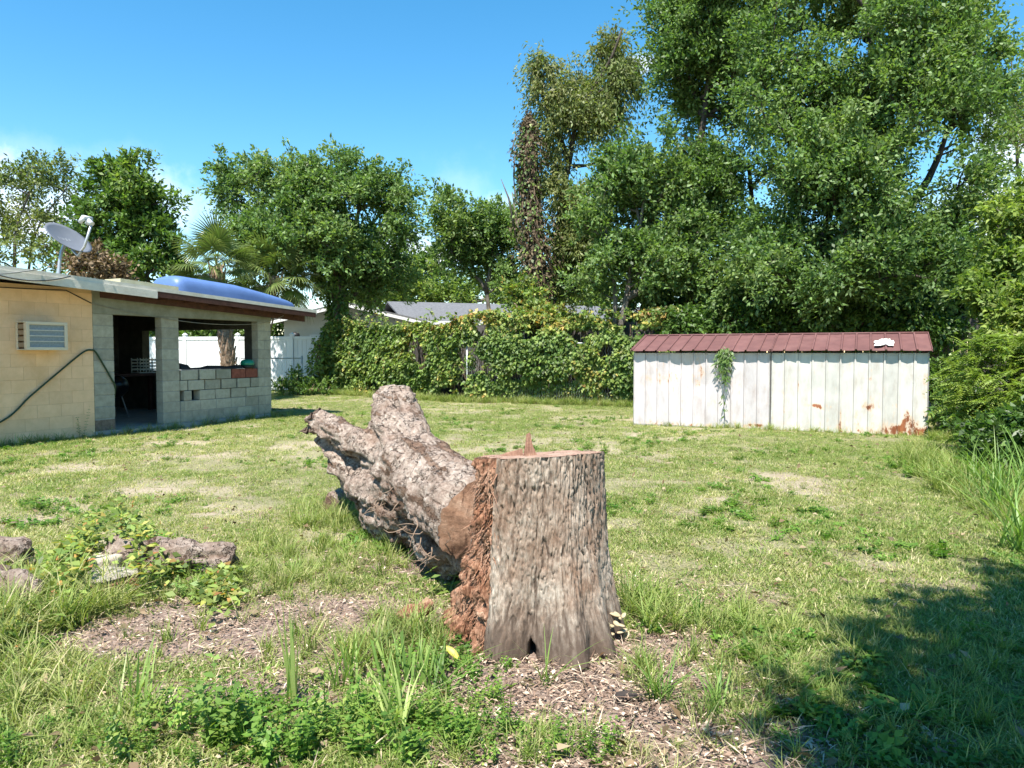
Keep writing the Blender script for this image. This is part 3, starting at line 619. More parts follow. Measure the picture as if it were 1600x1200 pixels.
def make_shed(x0, x1, label, mat, rust, npan):
    root = empty('metal_shed', A0+sdir*x0, label, 'shed', SA, 'metal storage sheds'); Ls = x1-x0; pw = Ls/npan
    def panel(i, name='wall_panel'):
        a = i*pw; cols = [0, .010, .026, .038, .3*pw, .5*pw, .7*pw, pw-.018, pw-.005]; off = [.004, -.016, -.016, 0, 0, 0, 0, 0, .008]
        zs = np.linspace(.02, EAVE-.04, 54); V = []; T = []
        dent = lambda x, z: (.045*math.exp(-(((x-1.05)/.30)**2+((z-1.2)/.22)**2)) + .035*math.exp(-(((x-1.35)/.22)**2+((z-.85)/.2)**2)) if x0 < .1 else .012*math.exp(-(((x-.9)/.3)**2+((z-.8)/.2)**2)))
        for z in zs:
            for c_, o_ in zip(cols, off):
                x = a+c_; wob = .006*(vnoise(np.array([[x*3, z*3, x0*7]]), 4)[0]-.5)
                V.append((x, o_+dent(x, z)+wob, z)); T.append(rust(x, z))
        for z in (zs[0], zs[-1]):                     # give the sheet a back so it has thickness
            pass
        m_ = len(cols); n_ = len(zs); F_ = [(r*m_+k, r*m_+k+1, (r+1)*m_+k+1, (r+1)*m_+k) for r in range(n_-1) for k in range(m_-1)]
        V2 = [(x, y+.004, z) for x, y, z in V]; nn = len(V)
        F2 = [tuple(nn+q for q in f[::-1]) for f in F_]
        rim = [r*m_ for r in range(n_)]; rim2 = [r*m_+m_-1 for r in range(n_)]
        F3 = [(rim[r+1], rim[r], nn+rim[r], nn+rim[r+1]) for r in range(n_-1)]+[(rim2[r], rim2[r+1], nn+rim2[r+1], nn+rim2[r]) for r in range(n_-1)]
        link(name, np_mesh(name, V+V2, [F_+F2+F3], mat, {'rust': ('FLOAT', T+T)}), root)
    for i in range(npan): panel(i)
    for xx, nm in ((0.004, 'side_wall'), (Ls-.004, 'side_wall')):
        s_ = .006 if xx < 1 else -.006
        V = [(xx, .012, .02), (xx, BACK, .02), (xx, BACK, EAVE-.03), (xx, BACK/2, RZ-.05), (xx, .012, EAVE-.03)]; V += [(x+s_, y, z) for x, y, z in V]
        F_ = [(0, 1, 2, 3, 4), (9, 8, 7, 6, 5)]+[(i, i+5, (i+1) % 5+5, (i+1) % 5) for i in range(5)]
        me = bpy.data.meshes.new(nm); me.from_pydata(V, [], F_); me.materials.append(mat); link(nm, me, root)
    MB().box(0, Ls, BACK-.004, BACK+.002, .02, EAVE-.03).build('back_wall', mat, root)
    nr_ = npan; rw = (Ls+.06)/nr_
    ov = -.115
    for side in (0, 1):
        for i in range(nr_):
            a = -.03+i*rw; b_ = MB(); nseg = 5
            for q in range(1):
                V = []
                for k in range(nseg+1):
                    t = k/nseg; y = ov+(BACK/2-ov)*t; z = EAVE+.01+(RZ-EAVE-.01)*t
                    if side: y = BACK-y
                    wv = (random.uniform(-.014, .008) if k == 0 and side == 0 and x0 < .1 else random.uniform(-.004, .003) if k == 0 else 0)
                    for cx, cz in ((0, 0), (.008, .024), (.034, .024), (.042, 0), (rw*.55, -.003), (rw-.001, 0)): V.append((a+cx, y, z+cz+wv))
                if side == 0:
                    for j in range(6): V[j] = (V[j][0], V[j][1]+random.uniform(-.012, .012), V[j][2])
                m_ = 6; F_ = [(r*m_+k, r*m_+k+1, (r+1)*m_+k+1, (r+1)*m_+k) for r in range(nseg) for k in range(m_-1)]; nn = len(V)
                V += [(x, y, z-.004) for x, y, z in V]; F_ += [tuple(nn+j for j in f[::-1]) for f in F_]
                F_ += [(k+1, k, nn+k, nn+k+1) for k in range(m_-1)]
                b_.add(V, F_)
            b_.build('roof_panel', mroof, root)
    MB().tube([(-.035, BACK/2, RZ+.012), (Ls+.035, BACK/2, RZ+.012)], .022, 6).build('ridge_cap', mroof, root)
    b_ = MB()
    for xx in (-.036, Ls+.03):
        for (ya, za, yb, zb) in ((ov, EAVE-.015, BACK/2, RZ-.02), (BACK-ov, EAVE-.015, BACK/2, RZ-.02)):
            b_.hexa([Vector(p) for p in ((xx, ya, za), (xx+.012, ya, za), (xx+.012, yb, zb), (xx, yb, zb), (xx, ya, za+.05), (xx+.012, ya, za+.05), (xx+.012, yb, zb+.05), (xx, yb, zb+.05))])
    b_.build('gable_trim', mroof, root)
    MB().box(.002, Ls-.002, -.004, .03, -.03, .019).build('base_rail', mgalv, root)
    for xx in (.0, Ls-.016): MB().box(xx, xx+.016, -.018, -.0135, .03, EAVE-.05).build('corner_trim', mgalv, root)
    return root
def g2(x, z, cx, cz, sx, sz): return math.exp(-(((x-cx)/sx)**2+((z-cz)/sz)**2))
rustL = lambda x, z: min(.50, .36*g2(x, z, .62, .98, .45, .16)+.30*g2(x, z, 1.35, 1.0, .12, .2)+.60*g2(x, z, 2.42, .09, .15, .03)+.30*g2(x, z, 1.3, .03, 2, .08)+.45*g2(x, z, .72, 1.0, .02, .12)+.45*g2(x, z, 1.2, 1.0, .02, .12))+random.uniform(0, .03)
rustR = lambda x, z: min(.64, .56*g2(x, z, 2.4, .10, .45, .17)+.62*g2(x, z, 2.3, .27, .08, .18)+.72*g2(x, z, 1.69, .50, .14, .07)+.85*g2(x, z, .80, .50+.1*math.cos((x-.72)*6)-.09, .15, .035)+.42*g2(x, z, 1.7, 1.02, .13, .035)
                         + .55*g2(x, z, .24, .5, .025, .22)+.30*g2(x, z, 1.8, .06, 1.3, .14)+.30*g2(x, z, 2.58, .9, .04, .5)+.5*g2(x, z, 1.22, .15, .02, .3)+.45*g2(x, z, .49, .85, .015, .15))
XM = SLEN*.505
make_shed(0, XM-.008, 'left white metal shed with dented panels and a maroon roof, vine hanging on it', shed_mat('white_shed_enamel', (.56, .515, .505), 0, 1), rustL, 11)
make_shed(XM+.008, SLEN, 'right white metal shed with rust patches and a maroon roof, beside the bushes', shed_mat('cream_white_shed_enamel', (.58, .56, .51), 1, 2), rustR, 11)
def on_shed(name, x, y, z, label, cat): return empty(name, A0+sdir*x+Vector((-sdir.y, sdir.x, 0))*y+Vector((0, 0, z)), label, cat, SA)
# torn white bag on the roof
bagr = on_shed('torn_bag', 4.62, .22, EAVE+.115, 'torn white plastic sheet crumpled on the maroon shed roof', 'plastic bag')
vs = []; nx_, ny_ = 22, 12
for j in range(ny_+1):
    for i in range(nx_+1):
        u = i/nx_*2-1; v = j/ny_*2-1; e = max(0, 1-(u*u+v*v*.8)**1.2)
        nzv = fbm(np.array([[u*2.6+3, v*2.6, 1]]), 9, 3)[0]
        vs.append((u*.16+(nzv-.5)*.07, v*.15+(vnoise(np.array([[u*3, v*3, 5]]), 8)[0]-.5)*.13-.02, .01+v*.05+e*.10*nzv+.02))
MB().add(vs, [(j*(nx_+1)+i, j*(nx_+1)+i+1, (j+1)*(nx_+1)+i+1, (j+1)*(nx_+1)+i) for j in range(ny_) for i in range(nx_)], True).build('sheet', plain('white_plastic_sheet', (.82, .80, .74), (.72, .69, .62), .4, 6, 0), bagr)
# vine hanging from the shed roof
hv = on_shed('hanging_vine', 1.86, -.06, EAVE, 'thin leafy vine trailing down the front of the left shed', 'vine')
P_ = []; D_ = []; st = MB()
for k in range(9):
    x = rng.normal()*.07; ln_ = [1.42, .62, .55, .42, .36, .5, .3, .26, .7][k]
    pts_ = [Vector((x*(.4+.6*min(1, t*2))+math.sin(t*7+k)*.02, -.02-.05*math.sin(t*3)*(k % 3 == 0)-.012*k/3, .04-ln_*t)) for t in np.linspace(0, 1, 12)]
    st.tube(pts_, .005, 4, False)
    for q in range(int(60*ln_) if k else 45):
        t = rng.uniform(0, 1)**(1.9 if k == 0 else 1.1); i = min(10, int(t*11)); p = pts_[i]; P_.append((p.x+rng.normal()*.035, p.y-.02+rng.normal()*.02, p.z+rng.normal()*.02)); D_.append((rng.normal()*.7, -.35, -.9))
for q in range(130): P_.append((rng.normal()*.075, -.04+rng.normal()*.025, .02-abs(rng.normal())*.17)); D_.append((rng.normal()*.8, -.4, -.6))
P_ = np.array(P_); V, Fq, T = leaf_geo(P_, np.array(D_), unit(np.stack([rng.normal(size=len(P_))*.5, -np.ones(len(P_)), rng.normal(size=len(P_))*.5+.5], 1)), rng.uniform(.06, .12, len(P_)), rng.uniform(.02, .035, len(P_)), rng.uniform(.35, .75, len(P_)))
link('leaves', np_mesh('leaves', V, [Fq], M['mid'], {'tint': ('FLOAT', T)}), hv); st.build('stem', M['bark_vine'], hv)
# rubbish beside the shed
rb = empty('rubbish_bag', gr(1466, 668)+Vector((0.15, .1, 0)), 'crumpled white bag lying in the weeds by the right end of the sheds', 'bag')
def lump(name, mat, parent, r, seed, amp=.3, fr=4, sub=3, loc=(0, 0, 0)):
    bm = bmesh.new(); bmesh.ops.create_icosphere(bm, subdivisions=sub, radius=1)
    co = np.array([v.co for v in bm.verts]); d = fbm(co*fr*.5+seed, seed, 4)-.5
    for v, k in zip(bm.verts, d):
        v.co = Vector((v.co.x*r[0], v.co.y*r[1], v.co.z*r[2]))*(1+amp*2*k); v.co.z = max(v.co.z+r[2]*.6, 0)
    me = bpy.data.meshes.new(name); bm.to_mesh(me); bm.free(); me.materials.append(mat); me.polygons.foreach_set('use_smooth', [True]*len(me.polygons)); return link(name, me, parent, loc)
lump('bag', plain('white_bag', (.8, .8, .78), rough=.45, bmp=0), rb, (.13, .12, .20), 3, .5, 5)
tb = empty('blue_barrel', gr(1487, 652)+Vector((0, 1.1, 0)), 'dark blue plastic barrel in the shade behind the white bag', 'barrel')
MB().lathe([(0, 0), (.26, 0), (.28, .05), (.28, .28), (.295, .31), (.28, .34), (.28, .60), (.295, .63), (.28, .66), (.27, .88), (.22, .92), (0, .92)], 20).build('barrel', plain('navy_plastic', (.02, .035, .09), rough=.4, bmp=0), tb)

# ================================================================== FENCES AND NEIGHBOUR
def frame2(a, b): d = (b-a); return a, math.atan2(d.y, d.x), d.length
V0 = Vector((-17.5, 30.2, 0)); V1 = Vector((-6.2, 27.9, 0)); o_, an, ln_ = frame2(V0, V1)
vf = empty('vinyl_fence', V0, 'white vinyl privacy fence with capped posts behind the house and oak', 'fence', an)
mvin = worldy('white_vinyl', (.80, .81, .82), (.74, .75, .76), .45, 2, .02, bmp=.02)
npn = 5; pw = ln_/npn
for i in range(npn):
    MB().box(i*pw+.06, (i+1)*pw-.06, -.04, .04, 1.98, 2.10).build('top_rail', mvin, vf, .008)
    MB().box(i*pw+.06, (i+1)*pw-.06, -.04, .04, .05, .17).build('bottom_rail', mvin, vf, .008)
    nb = 12; bw = (pw-.13)/nb
    for k in range(nb):
        x = i*pw+.065+k*bw; MB().box(x+.003, x+bw-.003, -.017, .017, .171, 1.979).build('fence_board', mvin, vf, .004)
for i in range(npn+1):
    p = MB().box(i*pw-.065, i*pw+.065, -.065, .065, 0, 2.16).build('fence_post', mvin, vf, .006)
    c = MB(); c.box(i*pw-.08, i*pw+.08, -.08, .08, 2.161, 2.19); c.add([(i*pw-.075, -.075, 2.191), (i*pw+.075, -.075, 2.191), (i*pw+.075, .075, 2.191), (i*pw-.075, .075, 2.191), (i*pw, 0, 2.26)], [(0, 1, 4), (1, 2, 4), (2, 3, 4), (3, 0, 4)]); c.build('post_cap', mvin, p)
# chain link in front of the vines
def chain_link(P0, P1, hgt, label, posts, step, rz_mesh=True):
    o_, an, ln_ = frame2(P0, P1); root = empty('chain_link_fence', P0, label, 'fence', an)
    mg = plain('galvanised_pipe', (.50, .51, .50), (.36, .36, .34), .45, 10, 0, metal=.3)
    for x in posts:
        q = MB().tube([(x, 0, -.05), (x, 0, hgt+.04)], .03, 8).build('fence_post', mg, root); MB().lathe([(.036, hgt+.03), (.036, hgt+.06), (.02, hgt+.085), (0, hgt+.09)], 8, (x, 0, 0)).build('post_cap', mg, q)
    MB().tube([(0, 0, hgt), (ln_, 0, hgt)], .021, 8).build('top_rail', mg, root)
    w = MB(); n = int(ln_/step); n = min(n, 230)
    for i in range(n):                                # zig-zag wires as thin flat ribbons crossing each other
        x0_ = i*ln_/n; zz = np.arange(.03, hgt, step); pts_ = [(x0_+(step*.5 if k % 2 else 0), -.034+.004*(k % 2), z) for k, z in enumerate(zz)]
        for k in range(len(pts_)-1):
            a, b_ = pts_[k], pts_[k+1]; w.add([(a[0]-.002, a[1], a[2]), (a[0]+.002, a[1], a[2]), (b_[0]+.002, b_[1], b_[2]), (b_[0]-.002, b_[1], b_[2])], [(0, 1, 2, 3)])
    tag(w.build('wire_mesh', mg, root), kind='stuff'); return root
C0 = Vector((-6.3, 27.0, 0)); C1 = Vector((-1.36, 22.30, 0)); C2 = Vector((3.30, 20.33, 0))
chain_link(C1, C2, 1.75, 'chain link fence section with a bare post in front of the ivy', [0.0, 5.05], .075)
chain_link(Vector((-9.4, 25.5, 0)), Vector((-7.35, 25.9, 0)), 1.28, 'low chain link fence beside the house corner, before the white fence', [.55, 2.05], .08)
# grey wooden fence behind vines and sheds
wpts = [Vector((-6.1, 27.9, 0)), Vector((-1.3, 23.5, 0)), Vector((3.6, 21.5, 0)), Vector((13.5, 18.2, 0))]
mwd = worldy('shade_darkened_weathered_board', (.12, .108, .098), (.06, .053, .047), .95, 12, .25)  # weathered grey, darkened in colour to stand in for shade under the oaks
wf = empty('wooden_fence', wpts[0], 'weathered grey board fence behind the ivy and the metal sheds', 'fence')
bmesh_b = [MB().box(-.072, .072, -.010, .010, .04, 2.36+k*.03).mesh('fence_board', mwd, .003) for k in range(4)]; nbd = 0
for a, b_ in zip(wpts[:-1], wpts[1:]):
    o_, an, ln_ = frame2(a, b_); n = int(ln_/.15)
    mt = Matrix.Translation(a-wpts[0]) @ Matrix.Rotation(an, 4, 'Z')
    for z in (.45, 1.3, 2.12):
        MB().box(0, ln_, .025, .065, z, z+.09, mt).build('fence_rail', mwd, wf)
    for i in range(n):
        q = link('fence_board', bmesh_b[random.randrange(4)], wf, mt @ Vector(((i+.5)*ln_/n, random.uniform(-.004, .004), random.uniform(-.02, .02)))); q.rotation_euler = (0, random.uniform(-.012, .012), an); nbd += 1
# neighbour's house
nh = empty('neighbour_house', (-7.3, 33, 0), 'white low gabled house with grey shingle roof behind the fence', 'house')
mnw = worldy('pale_siding_paint', (.62, .61, .57), (.55, .54, .50), .7, 3, 0, bmp=.02); mns = worldy('grey_shingle_roof', (.17, .17, .175), (.10, .10, .105), .9, 9, 0); mnt = worldy('white_fascia_paint', (.78, .77, .75), (.68, .67, .65), .6, 3, 0, bmp=.02)
PK = 3.66; EV = 2.98
nfront = MB(); nfront.add([(-2.9, 0, -.1), (2.9, 0, -.1), (2.9, 0, EV-.06), (0, 0, PK-.12), (-2.9, 0, EV-.06)], [(0, 1, 2, 3, 4)]); nfront.add([(-2.9, 9, -.1), (2.9, 9, -.1), (2.9, 9, EV-.06), (0, 9, PK-.12), (-2.9, 9, EV-.06)], [(4, 3, 2, 1, 0)])
nfront.add([(-2.9, 0, -.1), (-2.9, 0, EV-.06), (-2.9, 9, EV-.06), (-2.9, 9, -.1)], [(0, 1, 2, 3)]); nfront.add([(2.9, 0, -.1), (2.9, 9, -.1), (2.9, 9, EV-.06), (2.9, 0, EV-.06)], [(0, 1, 2, 3)]); nfront.build('wall', mnw, nh)
for k in range(6): MB().box(-2.9, 2.9, -.02, -.001, .3+k*.42, .31+k*.42).build('siding_lap', mnw, nh)
for sgn in (-1, 1):
    z = lambda x: PK-(PK-EV)*abs(x)/2.9
    q = [Vector((sgn*x, y, z(x)+dz)) for dz in (-.03, .05) for x, y in ((0, -.6), (3.4, -.6), (3.4, 9.3), (0, 9.3))]
    MB().hexa(q).build('roof', mns, nh)
    q = [Vector((sgn*x, y, z(x)+dz)) for dz in (-.16, -.032) for x, y in ((0, -.62), (3.42, -.62), (3.42, -.57), (0, -.57))]
    MB().hexa(q).build('fascia_board', mnt, nh)
wnf = MB().box(-1.75, -.55, -.06, -.021, 1.1, 2.28).build('window', mnt, nh); MB().box(-1.68, -.62, -.075, -.061, 1.17, 2.21).build('pane', plain('dark_glass', (.06, .07, .07), rough=.08, bmp=0, spec=.6), wnf)
MB().lathe([(.0, .25), (.17, .2), (.22, 0), (.0, 0)], 14, (-2.25, -.5, 2.13)).build('floodlight', mat_cable, nh)
wg = [Vector((2.6, 2.2, 0)), Vector((16.5, 7.2, 0))]; o_, an, ln_ = frame2(*wg); mt = Matrix.Translation(wg[0]) @ Matrix.Rotation(an, 4, 'Z')
MB().box(0, ln_, 0, 7, -.1, 2.9, mt).build('wing_wall', mnw, nh)
MB().hexa([mt @ Vector(p) for p in ((-.6, -.6, 2.9), (ln_+.4, -.6, 2.9), (ln_+.4, 3.6, 4.05), (-.6, 3.6, 4.05), (-.6, -.6, 2.98), (ln_+.4, -.6, 2.98), (ln_+.4, 3.6, 4.13), (-.6, 3.6, 4.13))]).build('wing_roof', mns, nh)
MB().hexa([mt @ Vector(p) for p in ((-.6, 3.6, 4.05), (ln_+.4, 3.6, 4.05), (ln_+.4, 7.6, 2.9), (-.6, 7.6, 2.9), (-.6, 3.6, 4.13), (ln_+.4, 3.6, 4.13), (ln_+.4, 7.6, 2.98), (-.6, 7.6, 2.98))]).build('wing_roof', mns, nh)
MB().box(-.6, ln_+.4, -.64, -.602, 2.80, 2.97, mt).build('wing_fascia', mnt, nh)
#@@TREES
# ================================================================== TREES BEHIND
GT = 'trees behind the yard'
def gp(px, D): p = at(px, 560, D); return Vector((p.x, p.y, -.05))
def A(px, py, D): return at(px, py, D)
# far left sparse olive tree
tree('sparse_tree', 'sparse olive green tree with thin pale limbs at the far left behind the dish',
     [lobe(62,268,26,40,24), lobe(18,292,26,38,30), lobe(95,292,26.5,32,26), lobe(30,345,26,55,32), lobe(85,385,26,45,25), lobe(-40,330,26,60,60), lobe(30,395,25.5,60,22)],
     [([gp(20,26), A(22,420,26), A(30,340,26), A(58,280,26)], .13, .03), ([gp(38,26.3), A(45,420,26.3), A(62,350,26.3), A(100,300,26.4)], .10, .02), ([gp(-20,26), A(-30,400,26), A(-40,330,26)], .14, .04)],
     120, 70, .15, .07, .55, 'olive', 'bark_grey', 11, GT, gap=.44, tint=(.2, .9), hang=.15, r_tip=.010)
tree('bushy_tree', 'round bushy green tree rising behind the satellite dish',
     [lobe(212,285,24,30,32), lobe(175,300,24,28,32), lobe(235,320,24,32,34), lobe(190,350,24,55,38), lobe(240,385,24,42,40), lobe(165,400,24,45,35), lobe(215,420,23.6,60,30), lobe(140,352,24,22,14)],
     [([gp(200,24), A(203,440,24), A(205,360,24), A(212,285,24)], .20, .04)],
     180, 120, .17, .085, .55, 'mid', 'bark_dark', 12, GT, gap=.36, tint=(.25, .8))
tree('russet_shrub', 'low shrub with russet brown leaves behind the dish mast',
     [lobe(142,412,21,26,12), lobe(168,424,21,22,10)], [([gp(150,21), A(150,430,21)], .06, .02)], 32, 80, .13, .075, .4, 'dryleaf', 'bark_grey', 13, None, gap=.2, tint=(.2, .7), cat='shrub')
# big oak over the fence corner
def drape(base):
    P = []; D = []
    for px, y0, y1 in ((398,362,440), (425,368,432), (445,365,410), (385,372,425), (462,375,425)):
        for q in range(170):
            y = rng.uniform(y0, y1); p = at(px+rng.normal()*3, y, 25.6+rng.normal()*.15); P.append(np.array(p)-base); D.append((rng.normal()*.6, -.4, -.8))
    P = np.array(P); return leaf_geo(P, np.array(D), unit(rng.normal(size=P.shape)*.5+np.array([0, -.7, .5])), rng.uniform(.09, .18, len(P)), rng.uniform(.06, .11, len(P)), rng.uniform(.5, .95, len(P)))
tree('oak_tree', 'broad spreading oak behind the fence corner with vines climbing its trunk',
     [lobe(378,278,27,38,32), lobe(360,312,27,22,22), lobe(440,300,27,40,46), lobe(500,305,27,42,40), lobe(470,290,27,34,30), lobe(535,300,27,40,36), lobe(560,275,27.5,32,36), lobe(605,310,27.5,34,38), lobe(622,350,27.5,22,34), lobe(552,330,26.5,60,40), lobe(470,345,26.5,62,45),
      lobe(425,395,26,44,42), lobe(395,370,25.4,30,24), lobe(440,385,25.2,36,26), lobe(510,400,26,50,44), lobe(575,395,27.5,48,48), lobe(548,445,28,30,30), lobe(595,440,29,38,36), lobe(475,432,27,30,26)],
     [([gp(526,27), A(524,560,27), A(530,500,27), A(522,455,27), A(500,380,27), A(450,310,27), A(385,280,27)], .24, .05), ([A(524,470,27), A(545,400,27.2), A(560,330,27.4), A(562,275,27.5)], .16, .04), ([A(545,400,27.2), A(585,370,27.4), A(610,320,27.5)], .11, .03)],
     560, 110, .155, .08, .62, 'oak', 'bark_grey', 14, GT, gap=.43, tint=(.25, .95), extra=drape)
# ivy on its trunk
def climbing(name, label, path, rad, n, tint, L=.15, group=None, mat='vine', strands=9, hang=.6):
    base = Vector(path[0]); root = empty(name, base, label, 'vine', 0, group); pts = [Vector(p)-base for p in path]
    seg = rng.integers(0, len(pts)-1, n); t = rng.uniform(0, 1, n); r = np.array(rad)
    A_ = np.array(pts); P = A_[seg]*(1-t[:, None])+A_[seg+1]*t[:, None]; rr = r[seg]*(1-t)+r[seg+1]*t
    cl = vnoise(P*2.2, 31); a = rng.uniform(0, 2*np.pi, n); q = rr*rng.uniform(.5, 1.15, n)*(.45+1.0*cl)
    off = np.stack([np.cos(a)*q, np.sin(a)*q, rng.normal(size=n)*.06], 1); P = P+off
    D = unit(off)*.8+rng.normal(size=(n, 3))*.5; D[:, 2] -= hang
    N = unit(off)+rng.normal(size=(n, 3))*.4; N[:, 2] += .6
    V, Fq, T = leaf_geo(P, D, unit(N), L*rng.uniform(.6, 1.3, n), L*.68*rng.uniform(.7, 1.3, n), np.clip(tint[0]+(tint[1]-tint[0])*vnoise(P*1.3, 41)+rng.normal(size=n)*.1, 0, 1))
    link('leaves', np_mesh('leaves', V, [Fq], M[mat], {'tint': ('FLOAT', T)}), root)
    st = MB()
    for k in range(strands):
        ph = rng.uniform(0, 6.28); 
        fine = []
        for i in range(len(pts)-1):
            for u in np.linspace(0, 1, 6, endpoint=False):
                p = pts[i].lerp(pts[i+1], u); w = (rad[i]*(1-u)+rad[i+1]*u)*rng.uniform(.3, .8); ph += rng.normal()*.35; fine.append(p+Vector((math.cos(ph)*w, math.sin(ph)*w, 0)))
        st.tube(fine, rng.uniform(.012, .03), 4, False)
    st.build('stem', M['bark_vine'], root); return root
climbing('ivy', 'green ivy wrapped round the leaning trunk of the broad oak', [gp(526,26.9), A(524,560,26.9), A(531,500,26.9), A(522,455,26.9), A(510,405,26.8)], [.32, .36, .55, .5, .5], 2600, (.1, .62), strands=6)
# trees further back in the middle
tree('distant_tree', 'dark distant tree rising just right of the broad oak', [lobe(632,412,50,34,30), lobe(665,428,50,26,26), lobe(610,446,50,40,28)], [([gp(640,50), A(640,470,50), A(636,420,50)], .2, .05)], 80, 110, .22, .13, .8, 'mid', 'bark_dark', 15, GT, gap=.3, tint=(.1, .55))
tree('yellow_green_tree', 'bright yellow green tree low behind the grey shingle roof', [lobe(672,440,48,36,26), lobe(640,462,48,40,24), lobe(705,458,48,34,22), lobe(590,470,48,40,20), lobe(760,462,50,40,22), lobe(830,462,50,44,22), lobe(900,466,50,44,20), lobe(930,455,50,30,20)], [([gp(665,48), A(668,490,48), A(672,440,48)], .18, .04)], 190, 110, .26, .14, .95, 'bright', 'bark_grey', 16, GT, gap=.3, tint=(.2, .75))
tree('leaning_tree', 'grey limbed tree leaning left beside the vine covered snag',
     [lobe(700,335,30,24,26), lobe(745,365,30,46,38), lobe(715,385,30,34,34), lobe(775,345,30,28,26), lobe(790,400,30,40,44), lobe(740,415,30.5,40,26), lobe(795,440,30,36,22)],
     [([gp(768,30), A(765,490,30), A(752,440,30), A(715,405,30), A(685,360,30)], .17, .03), ([A(758,455,30), A(770,400,30), A(760,350,30)], .11, .03)],
     190, 95, .18, .085, .6, 'oak', 'bark_grey', 17, GT, gap=.44, tint=(.35, 1.0))
# dead snag smothered in vines
sn = empty('dead_snag', gp(845,24), 'dead trunk smothered in hanging brown and green vines, beside the tall tree', 'tree', 0, GT); bse = gp(845,24)
b = MB(); b.tube([Vector(p)-bse for p in (gp(845,24), A(845,520,24), A(842,430,24), A(835,330,24), A(828,250,24), A(826,190,24))], [.26, .22, .2, .17, .13, .06], 10)
for k in range(5): b.tube([A(838-k*2,420-k*40,24)-bse, A(812-k*3,395-k*40,24)-bse, A(798+k*2,330-k*30,24)-bse], [.06, .04, .015], 5)
b.tube([A(806,370,23.8)-bse, A(795,310,23.8)-bse, A(783,280,23.8)-bse], [.04, .03, .01], 5)
b.build('trunk', M['bark_grey'], sn)
climbing('dry_vine', 'curtain of dry brown vine stems hanging down the dead trunk', [gp(845,23.9), A(846,520,23.9), A(843,450,23.9), A(834,360,23.9), A(826,280,23.9), A(826,200,23.9), A(826,178,23.9)], [.36, .46, .6, .62, .50, .34, .06], 3600, (.0, .8), .12, None, 'snagleaf', 44, 1.2)
climbing('green_vine', 'green creeper leaves scattered over the dead trunk', [gp(850,23.7), A(848,520,23.7), A(838,450,23.7), A(830,360,23.8), A(824,280,23.8), A(826,195,23.8)], [.5, .7, .62, .58, .46, .22], 1700, (.1, .75), .13, None, 'vine', 10, 1.0)
# tall tree
tree('tall_tree', 'tall slender tree with drooping olive foliage, highest in the middle of the photo',
     [lobe(970,58,25,26,38), lobe(962,75,25,30,36), lobe(975,60,25,28,36), lobe(965,85,25,26,34), lobe(958,105,25,32,32), lobe(945,130,25,34,30), lobe(860,110,25,28,26), lobe(900,110,25,46,28), lobe(850,130,25,30,36), lobe(905,160,25,55,32), lobe(950,170,25,30,36), lobe(880,205,25,38,30), lobe(905,245,25,34,36), lobe(925,290,25,40,36), lobe(900,340,25.2,34,40), lobe(885,420,25.4,34,50), lobe(875,290,25,26,50), lobe(915,385,25,32,44), lobe(940,235,25,26,40)],
     [([gp(862,25), A(860,500,25), A(868,420,25), A(876,330,25), A(890,250,25), A(905,180,25), A(955,90,25), A(972,45,25)], .22, .03), ([A(872,400,25), A(915,340,25), A(955,300,25)], .09, .02), ([A(890,250,25), A(862,190,25), A(838,120,25)], .09, .02), ([A(895,260,25), A(945,250,25), A(985,195,25)], .06, .015)],
     520, 75, .15, .055, .66, 'olive', 'bark_dark', 18, GT, gap=.50, tint=(.25, .9), hang=.8, upn=.4)
tree('pale_trunk_tree', 'leafy tree with a forked pale trunk just left of the white sheds',
     [lobe(985,262,21.5,38,30), lobe(1030,290,21.5,46,38), lobe(955,310,21.5,40,36), lobe(1000,345,21.3,56,44), lobe(930,370,21.5,36,36), lobe(1060,365,21.5,44,44), lobe(985,410,21.2,62,40), lobe(925,420,21.5,34,34), lobe(1055,430,21.6,44,36)],
     [([gp(962,21.2), A(962,560,21.2), A(972,500,21.2), A(985,430,21.3), A(1000,350,21.4), A(1010,285,21.5)], .15, .03), ([A(961,555,21.2), A(962,500,21.2), A(958,430,21.3), A(945,350,21.4)], .10, .03)],
     330, 105, .14, .07, .55, 'oak', 'bark_grey', 19, GT, gap=.48, tint=(.3, .85))
# oaks over the sheds
tree('big_oak', 'tall dense oak left of the largest tree, towering behind the left white shed',
     [lobe(1080,55,23,46,60), lobe(1050,190,22.6,50,40), lobe(1090,150,22.6,50,50), lobe(1066,125,23,36,50), lobe(1120,120,23,70,60), lobe(1060,210,23,66,52), lobe(1140,220,22.5,60,60), lobe(1105,300,22.5,70,52), lobe(1180,310,22,50,50), lobe(1110,375,22.5,70,44), lobe(1120,-40,23,90,70), lobe(1185,60,23,60,70), lobe(1170,410,22.5,60,40), lobe(1090,435,20.6,60,34), lobe(1150,445,20.0,50,26)],
     [([gp(1083,22.5), A(1082,500,22.5), A(1078,420,22.5), A(1085,300,22.6), A(1100,180,22.8), A(1120,40,23)], .24, .05), ([A(1079,430,22.5), A(1110,350,22.5), A(1150,250,22.4)], .13, .03), ([gp(1186,23), A(1186,480,23), A(1180,380,22.8), A(1170,250,22.6)], .16, .05)],
     520, 140, .135, .07, .70, 'oak', 'bark_dark', 20, GT, gap=.50, tint=(.2, .75), gsc=.6)
